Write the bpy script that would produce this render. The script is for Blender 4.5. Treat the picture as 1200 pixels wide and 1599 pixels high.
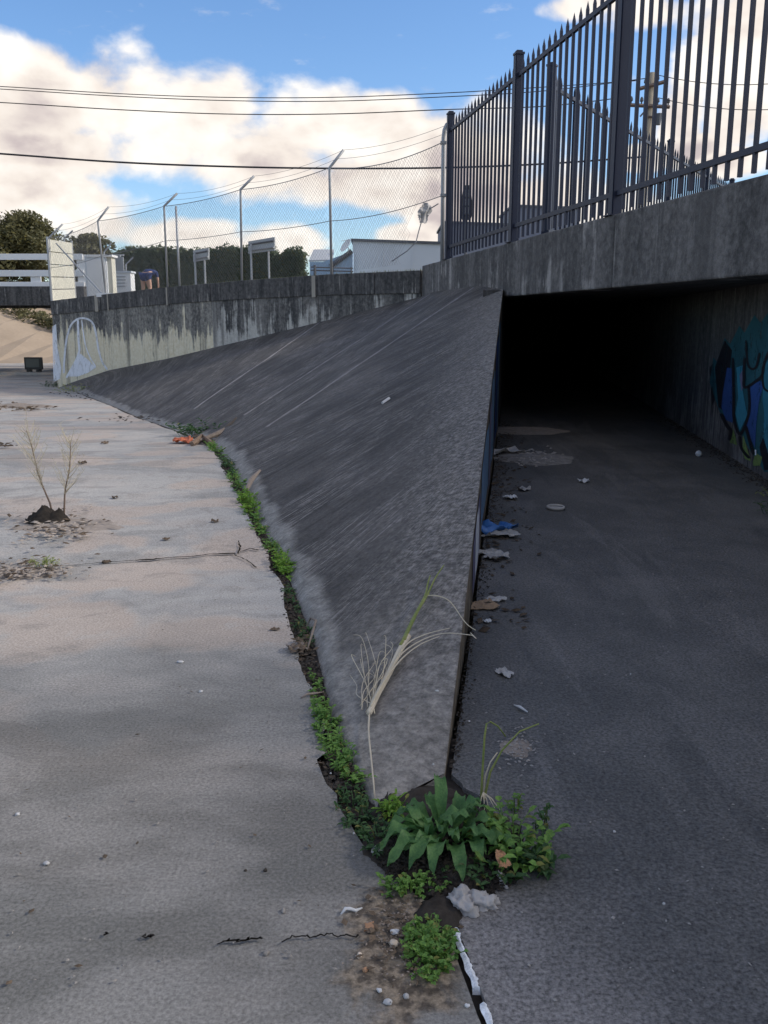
import bpy, bmesh, math, random
from mathutils import Vector, Matrix, noise as mnoise
R = math.radians
random.seed(7)
for o in list(bpy.data.objects): bpy.data.objects.remove(o)
scene = bpy.context.scene
col = scene.collection

# ------------------------------------------------------------------ camera
CAM_Z = 1.5; FPX = 1400.0; PITCH = math.atan(297.5 / FPX)
cam = bpy.data.cameras.new('camera'); camo = bpy.data.objects.new('camera', cam); col.objects.link(camo)
camo.location = (0, 0, CAM_Z); camo.rotation_euler = (R(90) - PITCH, 0, 0)
cam.sensor_fit = 'VERTICAL'; cam.sensor_height = 24; cam.lens = 24 * FPX / 1599.0
cam.clip_start = 0.05; cam.clip_end = 3000
scene.camera = camo
scene.render.resolution_x = 768; scene.render.resolution_y = 1024

# ------------------------------------------------------------------ light
SUN_EL = 33.0; SUN_AZ = 88.0      # azimuth clockwise from +Y
sl = bpy.data.lights.new('sun', 'SUN'); sl.energy = 2.6; sl.angle = R(10); sl.color = (1.0, 0.93, 0.84)
so = bpy.data.objects.new('sun', sl); col.objects.link(so)
sd = Vector((math.sin(R(SUN_AZ)) * math.cos(R(SUN_EL)), math.cos(R(SUN_AZ)) * math.cos(R(SUN_EL)), math.sin(R(SUN_EL))))
so.rotation_euler = sd.to_track_quat('Z', 'Y').to_euler(); so.location = (30, 0, 30)
scene.view_settings.view_transform = 'Standard'; scene.view_settings.look = 'None'
scene.view_settings.gamma = 1.0; scene.view_settings.exposure = 0.48
scene.cycles.max_bounces = 6; scene.cycles.diffuse_bounces = 5
scene.view_settings.use_curve_mapping = False

def nd(nt, typ, ins=None, **props):
    n = nt.nodes.new(typ)
    for k, v in props.items(): setattr(n, k, v)
    for k, v in (ins or {}).items():
        s = n.inputs[k]
        if isinstance(v, bpy.types.NodeSocket): nt.links.new(v, s)
        else: s.default_value = v
    return n
def mth(nt, op, a, b=0.0, c=None, clamp=False):
    ins = {0: a, 1: b}
    if c is not None: ins[2] = c
    return nd(nt, 'ShaderNodeMath', ins, operation=op, use_clamp=clamp).outputs[0]
def mixc(nt, f, a, b, bt='MIX'):
    n = nt.nodes.new('ShaderNodeMix'); n.data_type = 'RGBA'; n.blend_type = bt; n.clamp_factor = True
    for i, v in ((0, f), (6, a), (7, b)):
        if isinstance(v, bpy.types.NodeSocket): nt.links.new(v, n.inputs[i])
        else: n.inputs[i].default_value = v if i == 0 else (tuple(v) + (1,))[:4]
    return n.outputs[2]
def ss(nt, x, a, b):
    n = nd(nt, 'ShaderNodeMapRange', {0: x, 1: a, 2: b, 3: 0.0, 4: 1.0}, interpolation_type='SMOOTHSTEP'); return n.outputs[0]
def vscale(nt, vec, s, off=(0, 0, 0)):
    return nd(nt, 'ShaderNodeMapping', {'Vector': vec, 'Scale': s, 'Location': off}).outputs[0]
def noi(nt, vec, scale, detail=4.0, rough=0.55, dist=0.0):
    return nd(nt, 'ShaderNodeTexNoise', {'Vector': vec, 'Scale': scale, 'Detail': detail, 'Roughness': rough, 'Distortion': dist}).outputs[0]

# pixel of the 1200 x 1599 photograph -> viewing ray, used to read off real positions
def ray(u, v):
    x, y, z = u - 600.0, FPX, -(v - 799.5); c, s = math.cos(PITCH), math.sin(PITCH)
    return Vector((x, y * c + z * s, -y * s + z * c))
def gz(u, v, z=0.0):
    d = ray(u, v); return Vector((0, 0, CAM_Z)) + d * ((z - CAM_Z) / d.z)
def gy(u, v, Y):
    d = ray(u, v); return Vector((0, 0, CAM_Z)) + d * (Y / d.y)
def azel(u, v):
    d = ray(u, v).normalized(); return math.degrees(math.atan2(d.x, d.y)), math.degrees(math.asin(d.z))

# ------------------------------------------------------------------ world: sky with cumulus
world = bpy.data.worlds.new('World'); scene.world = world; world.use_nodes = True
nt = world.node_tree; nt.nodes.clear()
sky = nd(nt, 'ShaderNodeTexSky', sky_type='NISHITA', sun_disc=False, sun_elevation=R(SUN_EL), sun_rotation=R(SUN_AZ), altitude=50.0, air_density=1.0, dust_density=0.6, ozone_density=2.0)
skyc = nd(nt, 'ShaderNodeHueSaturation', {'Saturation': 1.12, 'Value': 1.0, 'Color': sky.outputs[0]}).outputs[0]
skyb = mixc(nt, 1.0, skyc, (0.110, 0.120, 0.136), 'MULTIPLY')
tc = nd(nt, 'ShaderNodeTexCoord').outputs['Generated']
sx = nd(nt, 'ShaderNodeSeparateXYZ', {0: tc})
AZ = mth(nt, 'MULTIPLY', mth(nt, 'ARCTAN2', sx.outputs[0], sx.outputs[1]), 57.29578)
EL = mth(nt, 'MULTIPLY', mth(nt, 'ARCSINE', sx.outputs[2]), 57.29578)
pxdeg = 1 / 23.5
AE = nd(nt, 'ShaderNodeCombineXYZ', {0: AZ, 1: EL}).outputs[0]
blobs = [(-60,170,150,85),(60,165,115,75),(200,160,110,80),(330,180,130,75),(470,190,110,65),(590,215,100,60),(700,235,95,55),
         (120,235,190,45),(360,240,200,55),(560,265,130,48),(650,300,75,38),(60,300,120,50),(110,325,130,45),(20,320,110,60),(-20,350,130,60),(150,350,110,28),(260,368,110,26),
         (440,385,75,32),(360,395,80,25),(650,368,60,22),(760,290,110,110),(860,330,90,75),(690,350,60,60),(600,300,70,25),
         (930,8,70,22),(1010,20,90,25),(1140,50,90,85),(1065,150,34,80),(1180,160,70,55),(1075,235,60,22),(1140,255,70,22),(1000,250,40,18),
         (960,330,90,40)]
fld = None
for (u, v, ru, rv) in blobs:
    a, e = azel(u, v)
    sa, se = 1 / (ru * pxdeg), 1 / (rv * pxdeg)
    d = nd(nt, 'ShaderNodeVectorMath', {0: AE, 1: (sa, se, 0), 2: (-a * sa, -e * se, 0)}, operation='MULTIPLY_ADD').outputs[0]
    f = nd(nt, 'ShaderNodeVectorMath', {0: d}, operation='LENGTH').outputs['Value']
    fld = f if fld is None else mth(nt, 'SMOOTH_MIN', fld, f, 0.12)
fld = mth(nt, 'MAXIMUM', mth(nt, 'SUBTRACT', 1.0, mth(nt, 'MULTIPLY', fld, fld)), -1.4)
nbig = noi(nt, vscale(nt, tc, (3.2, 3.2, 6.5)), 1.0, 2.0)
gen = mth(nt, 'MULTIPLY', mth(nt, 'SUBTRACT', nbig, 0.50), 9.0)
inaz = mth(nt, 'MULTIPLY', ss(nt, mth(nt, 'ABSOLUTE', AZ), 30.0, 23.0), ss(nt, EL, 24.0, 18.5))
gen = mth(nt, 'SUBTRACT', gen, mth(nt, 'MULTIPLY', inaz, 4.0))
cov = mth(nt, 'MAXIMUM', fld, gen)
def fbm(off):
    v = vscale(nt, tc, (1, 1, 1.5), off)
    a = noi(nt, v, 9.0, 6.0, 0.53, 0.15)
    return a
n0 = fbm((0, 0, 0)); n1 = fbm((-0.022, 0.0, -0.03))
dens = mth(nt, 'ADD', cov, mth(nt, 'MULTIPLY', mth(nt, 'SUBTRACT', n0, 0.5), 3.6))
alpha = ss(nt, dens, -0.12, 0.62)
wis = ss(nt, noi(nt, vscale(nt, tc, (6, 6, 16), (3.3, 1.2, 0.4)), 3.0, 7.0, 0.6), 0.60, 0.86)
alpha = mth(nt, 'MAXIMUM', alpha, mth(nt, 'MULTIPLY', wis, 0.45))
# lit edge towards the sun, grey thick bellies
lit = mth(nt, 'ADD', 0.80, mth(nt, 'MULTIPLY', mth(nt, 'SUBTRACT', n0, n1), 1.5))
belly = ss(nt, dens, 0.75, 1.7)
lit = mth(nt, 'SUBTRACT', lit, mth(nt, 'MULTIPLY', belly, 0.70))
lown = noi(nt, vscale(nt, tc, (1, 1, 2.4), (0.7, 0.2, 0.5)), 7.0, 4.0)
lit = mth(nt, 'ADD', lit, mth(nt, 'MULTIPLY', mth(nt, 'SUBTRACT', lown, 0.45), 0.7), clamp=True)
ramp = nd(nt, 'ShaderNodeValToRGB', {0: lit})
cr = ramp.color_ramp; cr.elements[0].position = 0.0; cr.elements[0].color = (0.36, 0.32, 0.33, 1)
cr.elements[1].position = 1.0; cr.elements[1].color = (0.84, 0.80, 0.745, 1)
for p, c in ((0.3, (0.46, 0.40, 0.395, 1)), (0.62, (0.68, 0.615, 0.56, 1))):
    el = cr.elements.new(p); el.color = c
final = mixc(nt, alpha, skyb, ramp.outputs[0])
bg = nd(nt, 'ShaderNodeBackground', {0: final, 1: 1.0})
nd(nt, 'ShaderNodeOutputWorld', {0: bg.outputs[0]})
try:
    world.cycles.sampling_method = 'MANUAL'; world.cycles.sample_map_resolution = 512
except Exception: pass

# ------------------------------------------------------------------ materials
def mat(name, rough=0.85, spec=0.3):
    m = bpy.data.materials.new(name); m.use_nodes = True; t = m.node_tree
    b = t.nodes['Principled BSDF']; b.inputs['Roughness'].default_value = rough
    b.inputs['Specular IOR Level'].default_value = spec
    return m, t, b
def setc(t, b, c):
    if isinstance(c, bpy.types.NodeSocket): t.links.new(c, b.inputs['Base Color'])
    else: b.inputs['Base Color'].default_value = tuple(c) + (1,)
def bump(t, b, h, strength=0.4, dist=0.01):
    n = nd(t, 'ShaderNodeBump', {'Height': h, 'Strength': strength, 'Distance': dist}); t.links.new(n.outputs[0], b.inputs['Normal'])
def pos(t): return nd(t, 'ShaderNodeNewGeometry').outputs['Position']
def uvn(t): return nd(t, 'ShaderNodeUVMap', uv_map='UVMap').outputs[0]
MT = {}
def plain(name, c, rough=0.8, spec=0.3, var=0.25, scale=8.0, metal=0.0):
    m, t, b = mat(name, rough, spec); p = nd(t, 'ShaderNodeTexCoord').outputs['Object']
    oi = nd(t, 'ShaderNodeObjectInfo').outputs['Random']
    n = noi(t, p, scale, 5.0); n2 = noi(t, p, scale * 9, 3.0)
    f = mth(t, 'ADD', mth(t, 'ADD', mth(t, 'MULTIPLY', mth(t, 'SUBTRACT', n, 0.5), 2 * var), mth(t, 'MULTIPLY', mth(t, 'SUBTRACT', n2, 0.5), var)), mth(t, 'ADD', 1.0, mth(t, 'MULTIPLY', mth(t, 'SUBTRACT', oi, 0.5), var)))
    cc = nd(t, 'ShaderNodeVectorMath', {0: tuple(c), 'Scale': f}, operation='SCALE').outputs[0]
    t.links.new(cc, b.inputs['Base Color']); b.inputs['Metallic'].default_value = metal
    bump(t, b, n2, 0.15, 0.004)
    MT[name] = m; return m
def foliage(name, c1, c2, scale=6.0, tr=0.35):
    m, t, b = mat(name, 0.55, 0.35); p = pos(t)
    n = noi(t, p, scale, 4.0); n2 = noi(t, p, scale * 12, 2.0)
    f = ss(t, mth(t, 'ADD', mth(t, 'MULTIPLY', n, 0.6), mth(t, 'MULTIPLY', n2, 0.4)), 0.36, 0.64)
    rpi = nd(t, 'ShaderNodeNewGeometry').outputs['Random Per Island']
    cc = mixc(t, f, c1, c2); cc = mixc(t, mth(t, 'MULTIPLY', rpi, 0.35), cc, (c1[0] * .6, c1[1] * .6, c1[2] * .6))
    cc = mixc(t, mth(t, 'MULTIPLY', ss(t, rpi, 0.90, 0.97), 0.7), cc, (0.26, 0.22, 0.06)); cc = mixc(t, mth(t, 'MULTIPLY', ss(t, noi(t, p, scale * 7, 5.0, 0.7), 0.64, 0.74), 0.5), cc, (0.20, 0.14, 0.06)); setc(t, b, cc)
    trn = nd(t, 'ShaderNodeBsdfTranslucent', {0: cc}); mx = nd(t, 'ShaderNodeMixShader', {0: tr, 1: b.outputs[0], 2: trn.outputs[0]})
    t.links.new(mx.outputs[0], t.nodes['Material Output'].inputs[0]); MT[name] = m; return m

def mat_bed():
    m, t, b = mat('bed_concrete', 0.9, 0.25); p = pos(t); s = nd(t, 'ShaderNodeSeparateXYZ', {0: p})
    st = vscale(t, p, (0.55, 1.0, 1.0))
    a = noi(t, st, 0.75, 6.0, 0.6, 0.6); f2 = noi(t, st, 2.3, 6.0, 0.62, 0.3); g = noi(t, p, 95.0, 4.0, 0.75); g2 = noi(t, p, 260.0, 2.0)
    c = mixc(t, ss(t, a, 0.36, 0.62), (0.335, 0.326, 0.308), (0.425, 0.405, 0.372))
    c = mixc(t, mth(t, 'MULTIPLY', ss(t, f2, 0.48, 0.66), 0.65), c, (0.43, 0.385, 0.34))
    # dried silt with tide lines
    w = noi(t, vscale(t, p, (0.8, 1.0, 1), (4.0, 2.2, 0)), 0.95, 5.0, 0.5, 0.35)
    tide = mth(t, 'SUBTRACT', 1.0, ss(t, mth(t, 'ABSOLUTE', mth(t, 'SUBTRACT', w, 0.485)), 0.0, 0.03))
    c = mixc(t, mth(t, 'MULTIPLY', tide, 0.22), c, (0.20, 0.198, 0.195))
    c = mixc(t, mth(t, 'MULTIPLY', ss(t, w, 0.49, 0.55), 0.55), c, (0.47, 0.37, 0.295))
    dm = noi(t, vscale(t, p, (0.5, 0.9, 1), (1.7, 8.2, 0)), 1.2, 5.0, 0.55, 0.5)
    c = mixc(t, mth(t, 'MULTIPLY', ss(t, dm, 0.53, 0.58), 0.5), c, (0.225, 0.220, 0.206))
    st9 = noi(t, p, 3.4, 7.0, 0.7, 0.8)
    c = mixc(t, mth(t, 'MULTIPLY', ss(t, st9, 0.54, 0.64), 0.40), c, (0.23, 0.21, 0.185)); c = mixc(t, mth(t, 'MULTIPLY', ss(t, st9, 0.44, 0.34), 0.30), c, (0.47, 0.46, 0.43))
    # darker grey tone towards the near end of the floor, ragged edge
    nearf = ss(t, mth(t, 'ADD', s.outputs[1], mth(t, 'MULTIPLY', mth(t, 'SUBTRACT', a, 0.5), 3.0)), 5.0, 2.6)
    near_grey = mixc(t, ss(t, f2, 0.4, 0.62), (0.135, 0.133, 0.124), (0.225, 0.218, 0.205))
    c = mixc(t, mth(t, 'MULTIPLY', nearf, 0.92), c, near_grey)
    # brown silt spill beside the plants
    dx = mth(t, 'MULTIPLY', mth(t, 'SUBTRACT', s.outputs[0], 0.035), 6.2); dy = mth(t, 'MULTIPLY', mth(t, 'SUBTRACT', s.outputs[1], 1.93), 3.0)
    dd = mth(t, 'SQRT', mth(t, 'ADD', mth(t, 'MULTIPLY', dx, dx), mth(t, 'MULTIPLY', dy, dy)))
    n4 = noi(t, p, 7.0, 6.0, 0.65, 0.5)
    sp = ss(t, mth(t, 'ADD', dd, mth(t, 'MULTIPLY', mth(t, 'SUBTRACT', n4, 0.5), 1.9)), 1.05, 0.55)
    c = mixc(t, mth(t, 'MULTIPLY', sp, 0.9), c, mixc(t, ss(t, noi(t, p, 26.0, 5.0), 0.4, 0.62), (0.075, 0.058, 0.043), (0.27, 0.215, 0.155)))
    # grain
    c = mixc(t, 0.75, c, nd(t, 'ShaderNodeCombineColor', {0: mth(t, 'ADD', 0.5, mth(t, 'MULTIPLY', mth(t, 'SUBTRACT', g, 0.5), 1.5)), 1: mth(t, 'ADD', 0.5, mth(t, 'MULTIPLY', mth(t, 'SUBTRACT', g, 0.5), 1.5)), 2: mth(t, 'ADD', 0.5, mth(t, 'MULTIPLY', mth(t, 'SUBTRACT', g, 0.5), 1.5))}).outputs[0], 'OVERLAY')
    spk = nd(t, 'ShaderNodeTexVoronoi', {'Vector': p, 'Scale': 26.0}); 
    dk = mth(t, 'MULTIPLY', ss(t, spk.outputs['Distance'], 0.12, 0.06), ss(t, noi(t, p, 9.0), 0.52, 0.62))
    c = mixc(t, mth(t, 'MULTIPLY', dk, 0.55), c, (0.09, 0.085, 0.08))
    lk = nd(t, 'ShaderNodeTexVoronoi', {'Vector': vscale(t, p, (1, 1, 1), (5, 3, 0)), 'Scale': 34.0})
    c = mixc(t, mth(t, 'MULTIPLY', ss(t, lk.outputs['Distance'], 0.10, 0.05), mth(t, 'MULTIPLY', ss(t, noi(t, p, 5.0), 0.5, 0.66), 0.5)), c, (0.5, 0.48, 0.45))
    setc(t, b, c); bump(t, b, mth(t, 'ADD', mth(t, 'MULTIPLY', g, 0.6), mth(t, 'ADD', mth(t, 'MULTIPLY', g2, 0.3), mth(t, 'MULTIPLY', f2, 0.1))), 0.12, 0.004)
    return m
def mat_culvert_floor():
    m, t, b = mat('culvert_floor_concrete', 0.62, 0.35); p = pos(t); s = nd(t, 'ShaderNodeSeparateXYZ', {0: p})
    a = noi(t, p, 1.1, 5.0, 0.6, 0.4); f2 = noi(t, vscale(t, p, (1, .5, 1)), 5.0, 6.0, 0.62); g = noi(t, p, 85.0, 4.0, 0.75)
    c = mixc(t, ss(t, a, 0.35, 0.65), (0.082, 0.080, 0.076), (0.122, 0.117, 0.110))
    c = mixc(t, mth(t, 'MULTIPLY', ss(t, f2, 0.5, 0.7), 0.5), c, (0.142, 0.135, 0.128))
    tr_ = noi(t, vscale(t, p, (2.4, 0.35, 1), (2, 2, 0)), 1.0, 6.0, 0.6, 0.8)
    c = mixc(t, mth(t, 'MULTIPLY', ss(t, tr_, 0.55, 0.66), 0.55), c, (0.055, 0.055, 0.054))
    c = mixc(t, mth(t, 'MULTIPLY', ss(t, tr_, 0.42, 0.34), 0.4), c, (0.170, 0.162, 0.152))
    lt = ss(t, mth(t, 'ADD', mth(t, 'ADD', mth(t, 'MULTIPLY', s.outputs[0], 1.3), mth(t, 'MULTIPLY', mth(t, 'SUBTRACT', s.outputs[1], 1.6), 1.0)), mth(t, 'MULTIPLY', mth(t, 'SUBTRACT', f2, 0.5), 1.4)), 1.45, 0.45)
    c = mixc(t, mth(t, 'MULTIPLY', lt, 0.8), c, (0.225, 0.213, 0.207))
    gg = mth(t, 'ADD', 0.5, mth(t, 'MULTIPLY', mth(t, 'SUBTRACT', g, 0.5), 2.4))
    c = mixc(t, 0.8, c, nd(t, 'ShaderNodeCombineColor', {0: gg, 1: gg, 2: gg}).outputs[0], 'OVERLAY')
    lk = nd(t, 'ShaderNodeTexVoronoi', {'Vector': p, 'Scale': 20.0})
    c = mixc(t, mth(t, 'MULTIPLY', ss(t, lk.outputs['Distance'], 0.07, 0.03), mth(t, 'MULTIPLY', ss(t, noi(t, p, 3.0), 0.5, 0.7), 0.6)), c, (0.36, 0.35, 0.35))
    setc(t, b, c); bump(t, b, mth(t, 'ADD', g, mth(t, 'MULTIPLY', f2, 0.8)), 0.35, 0.006); return m
def mat_slope():
    m, t, b = mat('slope_concrete', 0.8, 0.3); uv = uvn(t); p = pos(t); s = nd(t, 'ShaderNodeSeparateXYZ', {0: uv}); sp = nd(t, 'ShaderNodeSeparateXYZ', {0: p})
    at = nd(t, 'ShaderNodeAttribute', attribute_name='edge').outputs['Fac']
    big = noi(t, p, 0.9, 5.0, 0.6); st = noi(t, vscale(t, uv, (0.55, 7.0, 1)), 1.0, 6.0, 0.65, 0.25); st2 = noi(t, vscale(t, uv, (2.6, 52.0, 1)), 1.0, 4.0, 0.65, 0.5); mot = noi(t, p, 24.0, 5.0, 0.7)
    g = noi(t, p, 60.0, 5.0, 0.85); g2 = noi(t, vscale(t, uv, (14, 60, 1)), 1.0, 3.0, 0.7)
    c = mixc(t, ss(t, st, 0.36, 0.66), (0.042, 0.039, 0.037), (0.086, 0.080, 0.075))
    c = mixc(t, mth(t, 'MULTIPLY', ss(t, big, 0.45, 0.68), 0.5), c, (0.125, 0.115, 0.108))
    # scraped pale streaks running down the fall line
    sc = mth(t, 'MULTIPLY', ss(t, st2, 0.51, 0.61), ss(t, noi(t, vscale(t, uv, (0.7, 1.5, 1), (3, 7, 0)), 1.0, 3.0), 0.40, 0.58))
    c = mixc(t, mth(t, 'MULTIPLY', sc, 0.62), c, (0.33, 0.305, 0.285))
    # weathered rim with bare aggregate beside the culvert mouth
    rim = mth(t, 'MULTIPLY', ss(t, mth(t, 'ADD', at, mth(t, 'MULTIPLY', mth(t, 'SUBTRACT', st, 0.5), 1.8)), 0.80, -0.05), 1.0)
    agg = mixc(t, ss(t, mth(t, 'ADD', mth(t, 'MULTIPLY', g2, 0.5), mth(t, 'MULTIPLY', mot, 0.5)), 0.42, 0.60), (0.105, 0.098, 0.090), (0.31, 0.288, 0.265))
    c = mixc(t, mth(t, 'MULTIPLY', rim, 0.72), c, agg)
    # clean pale band along the toe and the nose
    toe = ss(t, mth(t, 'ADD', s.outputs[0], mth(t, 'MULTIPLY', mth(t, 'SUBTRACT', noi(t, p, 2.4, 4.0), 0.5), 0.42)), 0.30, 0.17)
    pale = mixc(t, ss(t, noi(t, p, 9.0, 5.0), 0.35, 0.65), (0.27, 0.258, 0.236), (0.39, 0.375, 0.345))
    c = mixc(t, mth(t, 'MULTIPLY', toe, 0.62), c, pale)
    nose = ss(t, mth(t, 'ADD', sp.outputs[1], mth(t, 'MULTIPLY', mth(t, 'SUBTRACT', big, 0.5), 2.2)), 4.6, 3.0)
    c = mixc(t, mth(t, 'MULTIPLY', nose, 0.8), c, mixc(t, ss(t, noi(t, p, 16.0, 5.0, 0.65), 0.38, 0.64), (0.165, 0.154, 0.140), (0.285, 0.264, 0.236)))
    gg = mth(t, 'ADD', 0.5, mth(t, 'MULTIPLY', mth(t, 'SUBTRACT', mth(t, 'ADD', mth(t, 'MULTIPLY', g, 0.55), mth(t, 'MULTIPLY', mot, 0.45)), 0.5), 2.0))
    c = mixc(t, 0.85, c, nd(t, 'ShaderNodeCombineColor', {0: gg, 1: gg, 2: gg}).outputs[0], 'OVERLAY')
    setc(t, b, c); bump(t, b, mth(t, 'ADD', mth(t, 'ADD', g, mth(t, 'MULTIPLY', g2, 0.6)), mth(t, 'ADD', mth(t, 'MULTIPLY', mot, 1.2), mth(t, 'MULTIPLY', st, 1.0))), 0.30, 0.010); return m
def mat_wall(name, dark, mid, pale, palelow=0.0, z0=0.0, z1=2.0, sc=1.0, spots=True):
    m, t, b = mat(name, 0.88, 0.25); uv = uvn(t); p = pos(t); s = nd(t, 'ShaderNodeSeparateXYZ', {0: uv})
    drip = noi(t, vscale(t, uv, (5.0 * sc, 0.45 * sc, 1)), 1.0, 6.0, 0.62, 0.3); drip2 = noi(t, vscale(t, uv, (17.0 * sc, 0.8 * sc, 1), (3, 5, 0)), 1.0, 4.0, 0.6, 0.2)
    big = noi(t, p, 1.3, 5.0, 0.62); g = noi(t, p, 40.0, 4.0, 0.75); g9 = noi(t, p, 11.0, 6.0, 0.68)
    c = mixc(t, ss(t, mth(t, 'ADD', mth(t, 'MULTIPLY', drip, 0.65), mth(t, 'MULTIPLY', g9, 0.35)), 0.38, 0.62), dark, mid)
    hgt = ss(t, s.outputs[1], z1, z0)
    lim = mth(t, 'SUBTRACT', 0.64, mth(t, 'MULTIPLY', hgt, palelow))
    pn_ = mth(t, 'ADD', mth(t, 'MULTIPLY', mth(t, 'SUBTRACT', mth(t, 'ADD', mth(t, 'MULTIPLY', drip2, 0.55), mth(t, 'MULTIPLY', big, 0.45)), 0.5), 1.9), 0.5)
    pf = nd(t, 'ShaderNodeMapRange', {0: pn_, 1: lim, 2: mth(t, 'ADD', lim, 0.12), 3: 0.0, 4: 1.0}).outputs[0]
    c = mixc(t, mth(t, 'MULTIPLY', pf, 0.85), c, pale)
    c = mixc(t, mth(t, 'MULTIPLY', ss(t, noi(t, vscale(t, uv, (9.0 * sc, 0.3 * sc, 1), (8, 2, 0)), 1.0, 5.0, 0.6, 0.2), 0.52, 0.64), 0.66), c, dark)
    gg = mth(t, 'ADD', 0.5, mth(t, 'MULTIPLY', mth(t, 'SUBTRACT', mth(t, 'ADD', mth(t, 'MULTIPLY', g, 0.5), mth(t, 'MULTIPLY', g9, 0.5)), 0.5), 1.3))
    c = mixc(t, 0.8, c, nd(t, 'ShaderNodeCombineColor', {0: gg, 1: gg, 2: gg}).outputs[0], 'OVERLAY')
    setc(t, b, c); bump(t, b, mth(t, 'ADD', mth(t, 'ADD', g, g9), drip), 0.4, 0.012); return m
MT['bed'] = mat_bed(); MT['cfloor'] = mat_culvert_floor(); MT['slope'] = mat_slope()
MT['parapet'] = mat_wall('parapet_concrete', (0.070, 0.068, 0.067), (0.165, 0.156, 0.150), (0.36, 0.34, 0.32), 0.08, 1.9, 2.7, 0.30)
MT['wallband'] = mat_wall('wall_band_concrete', (0.050, 0.050, 0.050), (0.130, 0.124, 0.118), (0.34, 0.32, 0.29), 0.03, 1.7, 2.6)
MT['walllow'] = mat_wall('wall_lower_concrete', (0.075, 0.073, 0.072), (0.30, 0.285, 0.25), (0.80, 0.715, 0.52), 0.68, -0.3, 1.85, 0.30)
MT['walllow2'] = mat_wall('wall_upper_lower_concrete', (0.055, 0.055, 0.055), (0.20, 0.19, 0.175), (0.54, 0.52, 0.47), 0.30, 0.8, 2.3, 0.3)
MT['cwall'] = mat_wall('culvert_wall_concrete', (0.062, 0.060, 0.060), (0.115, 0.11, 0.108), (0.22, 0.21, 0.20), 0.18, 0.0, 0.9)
MT['wing'] = mat_wall('wing_face_concrete', (0.11, 0.09, 0.065), (0.23, 0.19, 0.14), (0.34, 0.30, 0.24), 0.05, 0.0, 1.5)
plain('pilaster', (0.36, 0.33, 0.28), 0.9, 0.2, 0.2, 3.0)
plain('steel', (0.016, 0.021, 0.042), 0.5, 0.35, 0.12, 4.0)
plain('galv', (0.36, 0.37, 0.38), 0.5, 0.5, 0.15, 6.0, 0.35)
plain('wire', (0.24, 0.24, 0.25), 0.6, 0.4, 0.1)
plain('cable', (0.035, 0.035, 0.04), 0.7)
plain('soil', (0.050, 0.043, 0.037), 0.95, 0.1, 0.6, 30.0)
plain('ground', (0.10, 0.085, 0.06), 0.95, 0.1, 0.4, 0.4)
plain('silt', (0.32, 0.275, 0.235), 0.95, 0.1, 0.4, 14.0)
plain('tan_bank', (0.36, 0.285, 0.21), 0.9, 0.2, 0.25, 0.6)
plain('white_paint', (0.78, 0.78, 0.76), 0.5, 0.4, 0.06, 2.0)
plain('white_wall', (0.60, 0.63, 0.65), 0.7, 0.3, 0.05, 0.8)
plain('grey_wall', (0.20, 0.215, 0.26), 0.7, 0.3, 0.08, 0.8)
plain('blue_wall', (0.30, 0.42, 0.55), 0.7, 0.3, 0.05)
plain('dark_trim', (0.11, 0.115, 0.125), 0.6)
plain('black_plastic', (0.012, 0.012, 0.014), 0.35, 0.5, 0.1)
plain('screen', (0.075, 0.095, 0.095), 0.15, 0.6, 0.1)
plain('wood_pole', (0.30, 0.26, 0.20), 0.85, 0.2, 0.25, 3.0)
plain('bark', (0.10, 0.075, 0.055), 0.9, 0.1, 0.3, 6.0)
plain('sign_grey', (0.42, 0.43, 0.43), 0.5, 0.4, 0.08, 2.0)
plain('cream_cloth', (0.62, 0.60, 0.50), 0.8, 0.2, 0.10, 2.0)
plain('paper_white', (0.60, 0.61, 0.62), 0.7, 0.3, 0.12, 12.0)
plain('paper_grey', (0.40, 0.39, 0.38), 0.7, 0.3, 0.3, 14.0)
plain('plastic_blue', (0.05, 0.16, 0.42), 0.35, 0.5, 0.2, 14.0)
plain('cardboard', (0.36, 0.25, 0.16), 0.85, 0.2, 0.2, 14.0)
plain('orange_cloth', (0.50, 0.15, 0.08), 0.8, 0.2, 0.3, 20.0)
plain('wood_dry', (0.24, 0.20, 0.17), 0.9, 0.1, 0.4, 14.0)
plain('straw', (0.56, 0.49, 0.36), 0.7, 0.2, 0.25, 10.0)
plain('straw_pale', (0.52, 0.46, 0.36), 0.7, 0.2, 0.2, 10.0)
plain('twig', (0.22, 0.16, 0.12), 0.85, 0.1, 0.3, 10.0)
plain('dead_leaf', (0.12, 0.09, 0.065), 0.85, 0.1, 0.7, 8.0)
plain('rag_grey', (0.40, 0.385, 0.375), 0.85, 0.2, 0.3, 18.0)
plain('pebble', (0.30, 0.28, 0.26), 0.8, 0.2, 0.5, 10.0)
plain('shell', (0.60, 0.50, 0.40), 0.6, 0.3, 0.25, 20.0)
plain('brick_bit', (0.42, 0.24, 0.14), 0.9, 0.1, 0.2, 20.0)
plain('sealant', (0.52, 0.52, 0.52), 0.8, 0.2, 0.4, 30.0)
plain('joint_white', (0.50, 0.52, 0.54), 0.8, 0.2, 1.1, 26.0)
plain('skin', (0.50, 0.30, 0.21), 0.6, 0.4, 0.05)
plain('shirt_blue', (0.030, 0.045, 0.12), 0.85, 0.1, 0.1)
plain('hair', (0.03, 0.02, 0.015), 0.8)
plain('crack', (0.018, 0.016, 0.015), 1.0, 0.0, 0.2)
plain('rust', (0.16, 0.12, 0.10), 0.9)
plain('p_teal', (0.03, 0.12, 0.145), 0.8, .2, .4, 3.0); plain('p_blue', (0.03, 0.075, 0.23), 0.8, .2, .4, 3.0); plain('p_cyan', (0.045, 0.24, 0.33), 0.8, .2, .4, 3.0)
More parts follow.
